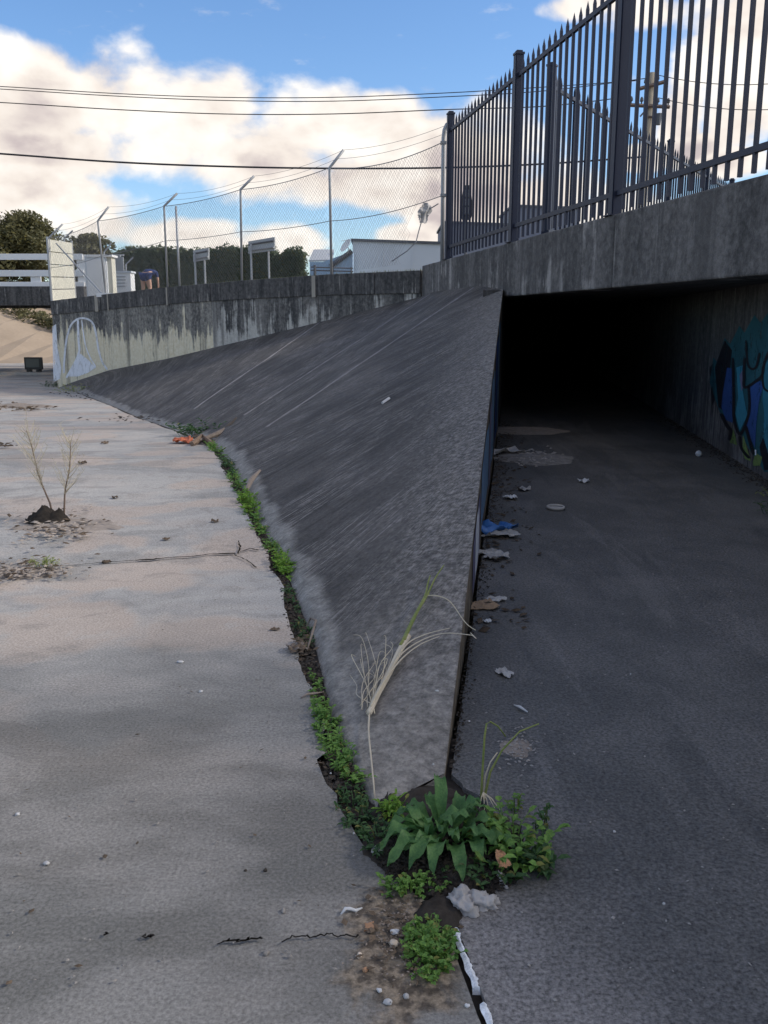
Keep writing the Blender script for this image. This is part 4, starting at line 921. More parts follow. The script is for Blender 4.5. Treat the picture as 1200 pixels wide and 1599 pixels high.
mb = MB(); mb.tube([q - ax * .1, q - ax * .25, gy(543, 396, 42.7)], .025, 5); mb.tube([q - s2 * .3, q + ax * .3], .012, 4); part(mb, 'arm', 'galv', dish)
bf = empty('street_railing', gy(520, 421, 41), 'low dark railing in front of the pale blue house', 'railing'); bf.location.z = STREET
for v in (417, 422): mb = MB(); mb.tube([gy(486, v, 41), gy(552, v + 2, 41)], .03, 5); part(mb, 'rail', 'dark_trim', bf)
for u in (492, 520, 549): mb = MB(); p = gy(u, 414 if u == 492 else 417, 41); mb.tube([(p.x, 41, STREET), p], .07 if u == 492 else .04, 6); part(mb, 'post', 'dark_trim', bf)
building('grey_building', 'blue-grey building seen low through the left end of the steel fence', 694, 800, 348, 352, 52, 'grey_wall')
building('grey_shed', 'taller grey shed seen through the steel fence right of its second post', 801, 905, 322, 326, 56, 'grey_wall')
# traffic signal through the pickets
ts = empty('traffic_signal', gy(729, 345, 30), 'dark traffic signal head seen through the left bay of the steel fence', 'traffic signal'); ts.location.z = STREET
c = gy(729, 318, 30); mb = MB(); mb.tube([(c.x, 30.1, STREET), (c.x, 30.1, gy(729, 346, 30).z), (c.x, 30.1, gy(729, 300, 30).z)], .05, 8); part(mb, 'pole', 'dark_trim', ts)
mb = MB(); q = [(-.10, .56), (.10, .56), (.17, .1), (.22, -.05), (.22, -.25), (.13, -.5), (-.13, -.5), (-.22, -.25), (-.22, -.05), (-.17, .1)]
mb.add([(c.x + x, 30.0, c.z + z) for x, z in q] + [(c.x + x, 30.05, c.z + z) for x, z in q], [tuple(range(10)), tuple(range(19, 9, -1))] + [(i, i + 10, (i + 1) % 10 + 10, (i + 1) % 10) for i in range(10)]); part(mb, 'backing_board', 'black_plastic', ts)
for k in range(3): mb = MB(); mb.box((c.x, 29.9, c.z + .28 - .26 * k), (.2, .2, .22)); part(mb, 'lantern', 'dark_trim', ts, bev=.02)

# ------------------------------------------------------------------ power pole and lines
YP = 36.0; up = empty('utility_pole', gy(1013, 300, YP), 'wooden utility pole with two crossarms behind the steel fence', 'utility pole'); up.location.z = STREET
pt = gy(1019, 114, YP); mb = MB(); mb.tube([(pt.x - .2, YP, STREET), (pt.x, YP, pt.z)], [.20, .15], 10); part(mb, 'shaft', 'wood_pole', up, smooth=True)
arm_ends = []
for (u0, v0, u1, v1) in ((994, 140, 1041, 127), (983, 164, 1046, 167)):
    a, b = gy(u0, v0, YP - .25), gy(u1, v1, YP - .2); mb = MB(); mb.tube([a, b], .07, 4); part(mb, 'crossarm', 'rust', up)
    for t in (.04, .3, .7, .96):
        q = a.lerp(b, t); ins = MB(); ins.tube([q, q + Vector((0, 0, .12)), q + Vector((0, 0, .16)), q + Vector((0, 0, .24)), q + Vector((0, 0, .3))], [.02, .03, .07, .06, .03], 7); part(ins, 'insulator', 'dark_trim', up); arm_ends.append(q + Vector((0, 0, .3)))
mb = MB(); mb.tube([gy(1000, 182, YP - .2), gy(1012, 168, YP - .2)], .03, 4); mb.tube([gy(1012, 182, YP - .2), gy(1030, 184, YP - .2)], .04, 4); part(mb, 'brace', 'rust', up)
mb = MB(); q = gy(1029, 184, YP - .25); mb.tube([q + Vector((0, 0, .15)), q - Vector((0, 0, .25))], [.12, .08], 8); part(mb, 'fuse_box', 'dark_trim', up)
def cable(pxs, Y0, Y1, r, lab, end=None):
    P_ = []
    for i, (u, v) in enumerate(pxs): P_.append(gy(u, v, Y0 + (Y1 - Y0) * (u - pxs[0][0]) / (pxs[-1][0] - pxs[0][0])))
    if end is not None: P_.append(end)
    # smooth
    Q = []
    for i in range(len(P_) - 1):
        p0, p1, p2, p3 = P_[max(i - 1, 0)], P_[i], P_[i + 1], P_[min(i + 2, len(P_) - 1)]
        for k in range(8):
            t = k / 8; Q.append(.5 * ((2 * p1) + (p2 - p0) * t + (2 * p0 - 5 * p1 + 4 * p2 - p3) * t * t + (3 * p1 - p0 - 3 * p2 + p3) * t ** 3))
    Q.append(P_[-1]); mb = MB(); mb.tube(Q, r, 5); tag(mb.build('power_line', 'cable'), lab, 'power line', 'overhead lines')
cable([(-200, 126), (0, 135), (180, 146), (350, 152), (520, 152), (700, 145), (850, 136)], 40, 37, .017, 'uppermost overhead line crossing the big cloud', arm_ends[0])
cable([(-200, 128), (0, 139), (180, 150), (350, 157), (520, 158), (700, 151), (850, 142)], 40, 37, .017, 'second overhead line from the top, just under the uppermost', arm_ends[1])
cable([(-200, 150), (0, 160), (180, 171), (350, 178), (520, 178), (700, 171), (850, 166)], 40, 37, .020, 'third overhead line from the top, across the middle of the cloud', arm_ends[4])
cable([(-200, 226), (0, 240), (180, 253), (350, 260), (520, 263), (690, 262), (850, 256)], 36, 36, .036, 'thick lowest overhead line running behind the bent fence posts', Vector((pt.x - .1, YP - .2, gy(1015, 246, YP).z)))
for (a0, v1, lab) in ((2, 118, 'thin line leaving the utility pole to the right, upper crossarm'), (6, 160, 'thin line leaving the utility pole to the right, lower crossarm')):
    q = arm_ends[a0]; e_ = gy(1260, v1 + 6, 34); mb = MB(); mb.tube([q.lerp(e_, i / 8) + Vector((0, 0, sag(i / 8, .25))) for i in range(9)], .014, 4); tag(mb.build('power_line', 'cable'), lab, 'power line', 'overhead lines')

# ------------------------------------------------------------------ person bending over behind the wall
def skin_fig(name, verts, edges, radii, m, parent, loc, rz, root=0):
    me = bpy.data.meshes.new(name); me.from_pydata(verts, edges, []); o = bpy.data.objects.new(name, me); col.objects.link(o); me.materials.append(MT[m])
    sk = o.modifiers.new('skin', 'SKIN'); sk.use_smooth_shade = True
    for v, r in zip(me.skin_vertices[0].data, radii): v.radius = (r, r); v.use_root = False
    me.skin_vertices[0].data[root].use_root = True
    s = o.modifiers.new('sub', 'SUBSURF'); s.levels = 1; s.render_levels = 2
    o.parent = parent
    if parent is None or True: pass
    return o
pp = empty('person', gy(229, 450, 34.0), 'person in blue top and bare legs bending over behind the low wall', 'person'); pp.location.z = STREET; 
#            0 pelvis        1 waist         2 chest         3 neck          4 head          5/6 hips             7.. legs
V = [(0, 0, .90), (0, .16, 1.02), (0, .42, 1.06), (0, .58, 1.02), (0, .72, .98),
     (-.11, -.02, .86), (-.14, .02, .48), (-.15, -.04, .08), (-.15, .10, .03), (.11, -.02, .86), (.14, .02, .48), (.15, -.04, .08), (.15, .10, .03),
     (-.19, .44, 1.0), (-.24, .46, .74), (-.20, .54, .50), (-.19, .58, .40), (.19, .44, 1.0), (.24, .46, .74), (.20, .54, .50), (.19, .58, .40)]
E_ = [(0, 1), (1, 2), (2, 3), (3, 4), (0, 5), (5, 6), (6, 7), (7, 8), (0, 9), (9, 10), (10, 11), (11, 12), (2, 13), (13, 14), (14, 15), (15, 16), (2, 17), (17, 18), (18, 19), (19, 20)]
RR = [.14, .13, .15, .06, .10, .11, .07, .045, .04, .11, .07, .045, .04, .07, .045, .035, .04, .07, .045, .035, .04]
skin_fig('body', V, E_, RR, 'skin', pp, None, 0)
skin_fig('shirt', [V[0], V[1], V[2], (0, .52, 1.04), V[13], (-.225, .455, .82), V[17], (.225, .455, .82)], [(0, 1), (1, 2), (2, 3), (2, 4), (4, 5), (2, 6), (6, 7)], [.17, .16, .18, .09, .09, .065, .09, .065], 'shirt_blue', pp, None, 0)
skin_fig('shorts', [V[0], V[5], (-.125, .0, .66), V[9], (.125, .0, .66)], [(0, 1), (1, 2), (0, 3), (3, 4)], [.165, .135, .105, .135, .105], 'shirt_blue', pp, None, 0)
mb = MB(); mb.blob((0, .73, 1.0), (.11, .12, .11), 4, .1, 2); o = mb.build('hair', 'hair', pp, smooth=True)
pp.rotation_euler = (0, 0, R(-14))
# ------------------------------------------------------------------ plants
def leaf_small(mb, p, d, up, L, W, rnd):
    d = d.normalized(); s = d.cross(up)
    if s.length < 1e-3: s = Vector((1, 0, 0))
    s.normalize(); n = s.cross(d).normalized()
    m1 = p + d * L * .35 - n * L * .02; m2 = p + d * L * .72 - n * L * .03; t = p + d * L - n * L * rnd.uniform(.05, .3); f = n * W * .22
    mb.add([p, m1 + s * W * .48 + f, m1, m1 - s * W * .48 + f, m2 + s * W * .40 + f, m2, m2 - s * W * .40 + f, t], [(0, 2, 1), (0, 3, 2), (1, 2, 5, 4), (2, 3, 6, 5), (4, 5, 7), (5, 6, 7)])
def weed(c, rx, ry, h, nst, nl, L, W, m, lab, cat='weed', group='weeds along the foot of the slope', seed=0, ax=None, name='weed', lean=(0, 0)):
    rnd = random.Random(seed); c = Vector(c); e = empty(name, c, lab, cat, group); fo = MB(); stm = MB()
    ax = Vector(ax or (1, 0, 0)).normalized(); ay = Vector((-ax.y, ax.x, 0))
    for i in range(nst):
        a = rnd.uniform(0, 6.28); q = rnd.random() ** .6; b = c + ax * math.cos(a) * q * rx * .75 + ay * math.sin(a) * q * ry * .75
        out = (ax * math.cos(a) * rx + ay * math.sin(a) * ry) * .45 * q + Vector((lean[0], lean[1], 0)); hh = h * rnd.uniform(.45, 1.1) * (1.1 - .5 * q)
        P = [b, b + out * .35 + Vector((0, 0, hh * .6)), b + out + Vector((rnd.uniform(-.2, .2) * hh, rnd.uniform(-.2, .2) * hh, hh))]
        stm.tube(P, [.0022, .0018, .001], 4, False)
        for k in range(nl):
            t = .15 + .85 * (k + rnd.random()) / nl; p = P[0].lerp(P[1], t * 2) if t < .5 else P[1].lerp(P[2], t * 2 - 1)
            an = rnd.uniform(0, 6.28); d = Vector((math.cos(an), math.sin(an), rnd.uniform(-.15, .7))); leaf_small(fo, p, d, Vector((0, 0, 1)), L * rnd.uniform(.55, 1.2), W * rnd.uniform(.7, 1.2), rnd)
    so_ = part(stm, 'stem', m, e); so_['kind'] = 'stuff'; part(fo, 'foliage', m, e); return e
def toe_dir(y): return Vector((toe_x(y + .1) - toe_x(y - .1), .2, 0))
def along(v, doff=-0.03):      # a spot in the soil strip at the depth seen at photograph row v
    y = gb(400, v).y; return Vector((toe_x(y) + doff, y, bed_z(y) - .02))
WE = [(1262, .10, .08, .085, 34, 7, .022, .012, 'weed_dark', 'dark feathery weed at the foot of the slope beside the broad-leaved plant', -.06),
      (1190, .16, .07, .11, 46, 8, .026, .013, 'weed', 'bright green weed clump where the pale root trails down the slope', -.02),
      (1125, .15, .06, .10, 40, 8, .026, .014, 'weed', 'green weed clump just below the dry straw bundle', -.02),
      (1075, .14, .04, .06, 22, 7, .024, .013, 'weed', 'thin green weed strip left of the dry straw bundle', -.03),
      (985, .16, .05, .06, 22, 7, .028, .015, 'weed_dark', 'dark weed in the soil strip beside the curled grey twig', -.02),
      (935, .20, .05, .05, 20, 6, .028, .015, 'weed_dark', 'sparse dark weed below the yellow-green tuft', -.02),
      (885, .22, .08, .11, 40, 8, .036, .018, 'weed_bright', 'yellow-green leafy tuft where the floor crack meets the slope', .01),
      (852, .16, .07, .08, 22, 7, .034, .018, 'weed', 'small green tuft just above the yellow-green one', 0),
      (815, .35, .07, .08, 30, 7, .040, .020, 'weed', 'green weed strip midway up the slope foot', -.01),
      (788, .35, .10, .13, 40, 8, .046, .022, 'weed_bright', 'lit yellow-green weed beside the short grey stick', .0),
      (755, .45, .10, .11, 30, 7, .046, .022, 'weed', 'green weed just above the short grey stick', -.01),
      (728, .55, .08, .10, 28, 7, .050, .024, 'weed_dark', 'dark green weed strip below the bend of the slope foot', -.01),
      (703, .50, .10, .12, 26, 7, .055, .026, 'weed', 'green weed at the bend of the slope foot', 0)]
for i, (v, ra, rb, h, ns, nl, L, W, m, lab, off) in enumerate(WE):
    c = along(v, off); weed(c, ra * 1.35, rb * .8, h * (.95 if m == 'weed_bright' else .7), int(ns * .95), nl, L, W * .92, m, lab, seed=40 + i, ax=toe_dir(c.y))
c = gb(325, 681); weed(c, .55, .25, .26, 30, 8, .09, .035, 'weed_dark', 'dark green weed clump behind the orange cloth at the bend', seed=61)
c = gb(83, 604); weed(c + Vector((.1, -.3, 0)), .5, .3, .3, 26, 7, .10, .03, 'weed_dark', 'olive weed tuft at the far end of the streaked wall', seed=62)
c = gb(118, 612); weed(c + Vector((.1, -.2, 0)), .7, .25, .28, 26, 7, .10, .03, 'stalk_green', 'yellowish weed tuft on the slope foot near the wall end', seed=63)
# trailing bush right of the broad-leaved plant
c = gz(788, 1330); weed(c, .145, .15, .115, 34, 7, .036, .019, 'weed', 'trailing small-leaved weed spreading over the dark culvert floor', group='plants at the nose of the slope', seed=70, name='trailing_weed')
c = gz(815, 1365); weed(c, .11, .08, .06, 16, 6, .040, .022, 'weed_dark', 'dark low weed at the right fringe of the trailing plant', group='plants at the nose of the slope', seed=71, name='trailing_weed')
c = gz(845, 1300); weed(c, .03, .03, .10, 5, 6, .026, .014, 'weed_dark', 'single upright sprig at the right edge of the trailing plant', group='plants at the nose of the slope', seed=72, name='sprig')
c = gz(806, 1268); weed(c, .03, .03, .07, 5, 6, .022, .012, 'weed', 'small pale sprig above the trailing plant', group='plants at the nose of the slope', seed=73, name='sprig')
c = gz(672, 1490); weed(c + Vector((0, 0, -.01)), .065, .105, .055, 90, 7, .017, .012, 'weed', 'round mat of tiny green leaves beside the white joint', group='plants at the nose of the slope', seed=74, name='mat_weed')
c = gz(640, 1392); weed(c, .09, .045, .05, 36, 6, .018, .011, 'weed', 'small green mat in front of the broad-leaved plant', group='plants at the nose of the slope', seed=75, name='mat_weed')
c = gz(596, 1318); weed(c, .06, .10, .06, 26, 7, .022, .011, 'weed_dark', 'low dark weed over the soil left of the broad-leaved plant', group='plants at the nose of the slope', seed=79, name='mat_weed')
c = gz(735, 1375); weed(c, .10, .06, .06, 18, 6, .028, .014, 'weed_dark', 'sparse dark weed on the soil just above the grey rags', group='plants at the nose of the slope', seed=81, name='mat_weed')
c = gz(612, 1278); weed(c, .04, .04, .09, 12, 6, .034, .011, 'weed_bright', 'narrow-leaved yellow-green sprig left of the broad-leaved plant', group='plants at the nose of the slope', seed=76, name='sprig')
c = gz(1192, 800) + Vector((.1, -.1, 0)); weed(c, .3, .25, .16, 22, 7, .05, .014, 'weed_dark', 'dull weed at the foot of the graffiti wall on the right', seed=77)
c = Vector((rw_x(7.6) - .15, 7.6, 0)); weed(c, .2, .2, .10, 14, 6, .05, .012, 'stalk_green', 'dry yellowish weed at the right edge near the graffiti wall', seed=78)
# broad-leaved dock plant
dc = gz(690, 1322); dk = empty('dock_plant', dc, 'broad-leaved dark green dock plant at the nose of the slope', 'plant', 'plants at the nose of the slope')
def big_leaf(base, az, L, W, rise, droop, roll, seed):
    rnd = random.Random(seed); d = Vector((math.cos(R(az)), math.sin(R(az)), 0)); s = Vector((-d.y, d.x, 0)); vs = []; nu, nv = 12, 6
    for i in range(nu + 1):
        t = i / nu; x = L * t; z = rise * math.sin(min(1, t * 1.15) * math.pi * .55) - droop * t ** 2.2; x *= 1 - .12 * t * t
        w = 0.10 if t < .14 else (math.sin(math.pi * ((t - .10) / .92) ** .82) ** .75) ; w = max(w, .0 if t == 1 else .06) * W * .5
        for j in range(nv + 1):
            q = j / nv * 2 - 1; wav = .010 * math.sin(t * 19 + q * 2 + seed) * abs(q) ** 2 * (W / .05)
            p = Vector(base) + d * x + s * (q * w * (1 - .1 * abs(q)) + .006 * math.sin(t * 4 + seed)) + Vector((0, 0, z + abs(q) ** 1.4 * w * .38 + wav + roll * q * w)); vs.append(p)
    mb = MB(); mb.add(vs, [(i * (nv + 1) + j, (i + 1) * (nv + 1) + j, (i + 1) * (nv + 1) + j + 1, i * (nv + 1) + j + 1) for i in range(nu) for j in range(nv)])
    lf = part(mb, 'leaf', 'dock', dk, smooth=True)
    rib = MB(); rib.tube([vs[i * (nv + 1) + nv // 2] + Vector((0, 0, .0012)) for i in range(nu)], [.0026 * (1 - i / nu) + .0006 for i in range(nu)], 4, False)
    rb = rib.build('midrib', 'stalk_green', lf); rb.matrix_parent_inverse = Matrix.Translation(dk.location).inverted(); return lf
for i, (az, L, W, rs, dr, ox, oy, ro) in enumerate([(168, .17, .056, .10, .05, 0, .02, .1), (186, .20, .060, .11, .08, 0, 0, .2), (203, .22, .064, .12, .10, -.01, -.01, .1), (221, .235, .060, .12, .12, -.01, -.02, 0), (238, .21, .058, .12, .12, 0, -.02, -.1), (254, .20, .058, .11, .10, .01, -.03, 0), (272, .205, .056, .09, .10, .03, -.03, 0), (290, .17, .050, .09, .07, .05, -.02, .1), (150, .13, .046, .10, .03, -.01, .03, 0), (96, .10, .046, .17, .0, .0, .03, .25), (60, .11, .046, .12, .04, .03, .03, 0), (25, .14, .05, .12, .06, .03, .02, 0), (352, .15, .05, .12, .07, .04, 0, 0), (325, .16, .052, .11, .08, .04, -.02, .1), (310, .12, .042, .07, .05, .05, -.03, 0), (212, .15, .05, .06, .06, -.02, -.02, 0), (178, .13, .045, .05, .04, -.02, .0, 0), (245, .13, .05, .05, .05, 0, -.03, 0), (118, .10, .042, .12, .02, 0, .03, 0), (10, .10, .04, .15, .02, .03, .01, 0), (335, .19, .046, .08, .06, .06, -.01, .2)]):
    big_leaf(dc + Vector((ox, oy, .02)), az, L * .96, W * .96, rs * .85, dr * .7, ro, i * 1.7)
random.seed(41)
for i in range(14):
    az = random.uniform(0, 360); big_leaf(dc + Vector((random.uniform(-.05, .05), random.uniform(-.04, .05), .015)), az, random.uniform(.07, .14), random.uniform(.026, .044), random.uniform(.05, .13), random.uniform(.0, .06), random.uniform(-.3, .3), 50 + i * 2.3)
# soil heap that carries them
def mound(name, c, rx, ry, h, m, lab, cat=None, kind=None, seed=0, n=28, rot=0):
    mb = MB(); vs = []; c = Vector(c)
    for i in range(n + 1):
        for j in range(n + 1):
            x, y = i / n * 2 - 1, j / n * 2 - 1; r_ = math.hypot(x, y); e_ = 1 + .35 * mnoise.noise(Vector((math.atan2(y, x) * 1.1, seed, 0)))
            z = h * max(0, 1 - (r_ / e_) ** 2) * (1 + .6 * mnoise.noise(Vector((x * 2.5, y * 2.5, seed)))) + .3 * h * abs(mnoise.noise(Vector((x * 9, y * 9, seed)))) * (1 if r_ < e_ else 0) - (.02 if r_ > e_ else 0)
            xx, yy = x * rx, y * ry; vs.append(c + Vector((xx * math.cos(rot) - yy * math.sin(rot), xx * math.sin(rot) + yy * math.cos(rot), z)))
    mb.add(vs, [(i * (n + 1) + j, (i + 1) * (n + 1) + j, (i + 1) * (n + 1) + j + 1, i * (n + 1) + j + 1) for i in range(n) for j in range(n)])
    o = mb.build(name, m, None, smooth=True); return tag(o, lab, cat, None, kind)
mound('soil_heap', gz(700, 1325) + Vector((0, .02, -.01)), .25, .27, .045, 'soil', 'dark soil heap under the plants at the nose of the slope', 'soil', 'stuff', 3)
mound('soil_heap', gz(660, 1238) + Vector((0, 0, -.012)), .11, .07, .018, 'soil', 'dark soil banked against the nose of the slope', 'soil', 'stuff', 12)
mound('soil_heap', gz(690, 1425) + Vector((0, 0, -.02)), .09, .12, .035, 'soil', 'dark soil in the top of the joint below the rags', 'soil', 'stuff', 14)
mound('soil_heap', gz(606, 1280) + Vector((0, .0, -.03)), .08, .30, .04, 'soil', 'dark soil along the slope foot under the feathery weed', 'soil', 'stuff', 5)
# crumbs of soil, twigs and dead leaves
def scatter(name, fn, n, s0, s1, m, lab, seed, flat=.5):
    rnd = random.Random(seed); mb = MB()
    for i in range(n):
        p = fn(rnd)
        if p is None: continue
        s = rnd.uniform(s0, s1); a = rnd.uniform(0, 6.28); d = Vector((math.cos(a), math.sin(a), rnd.uniform(-.2, .3))); t = Vector((-d.y, d.x, rnd.uniform(-.2, .4))); k = rnd.uniform(.3, .8); u_ = Vector((0, 0, s * flat))
        p = Vector(p) + Vector((0, 0, s * .2)); mb.add([p - d * s, p - t * s * k, p + d * s, p + t * s * k, p + u_], [(0, 1, 4), (1, 2, 4), (2, 3, 4), (3, 0, 4)])
    return tag(mb.build(name, m), lab, 'debris', None, 'stuff')
def strip_fn(rnd):
    y = 2.7 + 8.5 * rnd.random() ** 1.5; return (toe_x(y) - gapw(y) * rnd.uniform(-.1, 1.25), y, bed_z(y) - .02 + .018 * rnd.random())
scatter('soil_crumbs', strip_fn, 4200, .004, .014, 'soil', 'dark soil crumbs filling the gap at the slope foot', 5)
scatter('leaf_litter', strip_fn, 500, .006, .02, 'dead_leaf', 'dead leaf scraps in the gap at the slope foot', 6, .2)
def wingbase(rnd):
    y = 2.8 + 11 * rnd.random(); return (lw_x(y) + .01 + abs(rnd.gauss(0, .018 if y < 4.5 else (.04 if y < 7 else .10))), y, 0.004)
scatter('soil_crumbs', wingbase, 1900, .003, .010, 'soil', 'dark crumbs along the foot of the wing wall in the culvert', 7)
def leafbase(rnd):
    y = 4.2 + 9 * rnd.random() ** .8; return (lw_x(y) + .03 + abs(rnd.gauss(0, .16)), y, 0.006)
scatter('leaf_litter', leafbase, 420, .012, .035, 'dead_leaf', 'dead leaves gathered along the wing wall inside the culvert', 8, .15)
def heapf(rnd):
    a = rnd.uniform(0, 6.28); q = rnd.random() ** .5; p = gz(705, 1330); return (p.x + .22 * q * math.cos(a), p.y + .22 * q * math.sin(a), .036 * (1 - q * q) + .004)
scatter('soil_crumbs', heapf, 2600, .004, .013, 'soil', 'loose crumbs on the soil heap under the plants', 9)
def siltf(rnd):
    p = gz(620 + rnd.gauss(0, 28), 1465 + rnd.gauss(0, 38)); return (p.x, p.y, .006)
scatter('grit', siltf, 260, .0015, .0055, 'wood_dry', 'grit on the brown silt by the white joint', 10)
scatter('twig_bits', siltf, 120, .004, .013, 'dead_leaf', 'dark leaf bits on the brown silt by the white joint', 12, .15)
def rwbase(rnd):
    y = 6.2 + 8 * rnd.random(); return (rw_x(y) - .02 - abs(rnd.gauss(0, .10)), y, .004)
scatter('soil_crumbs', rwbase, 1500, .006, .02, 'soil', 'dark crumbs along the foot of the graffiti wall', 13)
def bedf(rnd):
    v = 640 + 900 * rnd.random() ** 1.3; u = rnd.uniform(-20, 560); p = gb(u, v)
    if p.x > slab_edge(p.y) - .02: return None
    return (p.x, p.y, p.z + .006)
scatter('grit', bedf, 260, .002, .008, 'pebble', 'small pale grit scattered over the channel floor', 14)
scatter('leaf_litter', bedf, 70, .003, .012, 'dead_leaf', 'small dark scraps scattered over the channel floor', 15, .2)
def tunf(rnd):
    p = gz(rnd.uniform(720, 1200), 780 + 800 * rnd.random())
    if p.x < lw_x(p.y) + .05 or p.x < joint_x(p.y) + .15: return None
    return (p.x, p.y, .004)
scatter('grit', tunf, 160, .002, .007, 'pebble', 'tiny pale grit on the dark culvert floor', 16)

# surface of the slope, for things lying on it
from mathutils.bvhtree import BVHTree
_sv = []; _sf = []
for ch in apron.children:
    if ch.name.startswith('slope_panel'):
        o_ = len(_sv); _sv += [v.co.copy() for v in ch.data.vertices]; _sf += [tuple(i + o_ for i in p.vertices) for p in ch.data.polygons]
_bvh = BVHTree.FromPolygons(_sv, _sf)
_pn = (Ppt - Apt).cross(toe[4] - Apt).normalized()
if _pn.z < 0: _pn = -_pn
def on_slope(u, v, off=0.02):
    d = ray(u, v).normalized(); c = Vector((0, 0, CAM_Z)); h = _bvh.ray_cast(c, d)[0]
    if h is None:
        o = Apt + _pn * off; return c + d * ((o - c).dot(_pn) / d.dot(_pn))
    return h + _pn * off
# uprooted dry grass bundle leaning on the slope
dg = empty('dry_grass_bundle', on_slope(580, 1120), 'uprooted dry grass bundle with long pale root lying on the slope', 'dead plant')
def strand(name, pxs, r, m, off=.02, par=None):
    mb = MB(); P = []
    for i, p in enumerate(pxs): P.append(on_slope(p[0], p[1], p[2] if len(p) > 2 else off))
    Q = []
    for i in range(len(P) - 1):
        p0, p1, p2, p3 = P[max(i - 1, 0)], P[i], P[i + 1], P[min(i + 2, len(P) - 1)]
        for k in range(6): t = k / 6; Q.append(.5 * ((2 * p1) + (p2 - p0) * t + (2 * p0 - 5 * p1 + 4 * p2 - p3) * t * t + (3 * p1 - p0 - 3 * p2 + p3) * t ** 3))
    Q.append(P[-1]); n = len(Q); rr = r if isinstance(r, tuple) else (r, r); mb.tube(Q, [rr[0] + (rr[1] - rr[0]) * i / (n - 1) for i in range(n)], 6); return part(mb, name, m, par or dg, smooth=True)
strand('root', [(587, 1272, .03), (588, 1240), (583, 1190), (579, 1150), (580, 1122)], (.0025, .0042), 'straw_pale')
strand('stem', [(580, 1122), (592, 1094), (610, 1060), (628, 1022), (640, 1000)], (.011, .016), 'straw_pale', .022)
strand('stem', [(584, 1114), (600, 1082), (618, 1050), (634, 1020)], (.006, .007), 'straw', .03)
for p in [[(632, 1015), (650, 975), (668, 940), (672, 922), (676, 908)], [(636, 1010), (655, 968), (670, 942), (684, 912), (697, 892)], [(630, 1018), (648, 984), (664, 948), (675, 938)]]: strand('blade', p, (.0075, .003), 'stalk_green', .035)
strand('blade', [(672, 940, .035), (690, 945, .05), (710, 956, .055), (727, 972, .05), (743, 984, .03)], (.0032, .0018), 'straw', .03)
for p in [[(612, 1062), (632, 1030), (665, 1008), (700, 998), (738, 992)], [(606, 1070), (632, 1038), (660, 1016), (690, 1003)], [(618, 1048), (640, 1015), (668, 1000), (706, 990)]]: strand('blade', p, (.0042, .0018), 'straw_pale', .03)
strand('blade', [(738, 992, .03), (744, 997, .03), (735, 988, .03)], .0018, 'straw_pale')
random.seed(17)
for k in range(18):
    x0, y0 = 572 + random.uniform(-8, 16), 1108 + random.uniform(-12, 12); x1, y1 = random.uniform(556, 618), random.uniform(1000, 1075); mx, my = (x0 + x1) / 2 + random.uniform(-10, 10), (y0 + y1) / 2 + random.uniform(-8, 8)
    strand('fibre', [(x0, y0, .015), (mx, my, random.uniform(.01, .04)), (x1, y1, random.uniform(.01, .06)), (x1 + random.uniform(-14, 14), y1 + random.uniform(-18, 8), .03)], (.0021, .0007), random.choice(['straw', 'straw_pale', 'straw_pale']))
# onion weed stalks
og = empty('onion_weed', gz(758, 1240), 'small onion-like plant with three thin arching stalks above the trailing weed', 'plant')
Yo = gz(757, 1258).y + .02
for pxs, r, m in ([[(752, 1240), (754, 1200), (757, 1150), (760, 1130), (766, 1127), (778, 1134), (790, 1150)], (.0045, .002), 'stalk_green'], [[(758, 1240), (766, 1205), (784, 1172), (812, 1142), (842, 1130)], (.005, .002), 'stalk_green'], [[(755, 1240), (758, 1212), (766, 1190), (777, 1175)], (.0038, .0018), 'straw_pale']):
    P = [gy(u, v, Yo + .03 * i / len(pxs)) for i, (u, v) in enumerate(pxs)]; P = [Vector((P[0].x, P[0].y, .01))] + P; mb = MB(); mb.tube(P, [r[0] + (r[1] - r[0]) * i / (len(P) - 1) for i in range(len(P))], 6); part(mb, 'stalk', m, og, smooth=True)
for k in range(5): a = gy(755, 1238, Yo - .01); b = gy(755 + 8 * k - 6, 1262 + 3 * (k % 3), Yo - .05); mb = MB(); mb.tube([a, a.lerp(b, .5) + Vector((0, 0, .01)), b], [.0028, .002, .001], 5); part(mb, 'dry_sheath', 'straw', og)
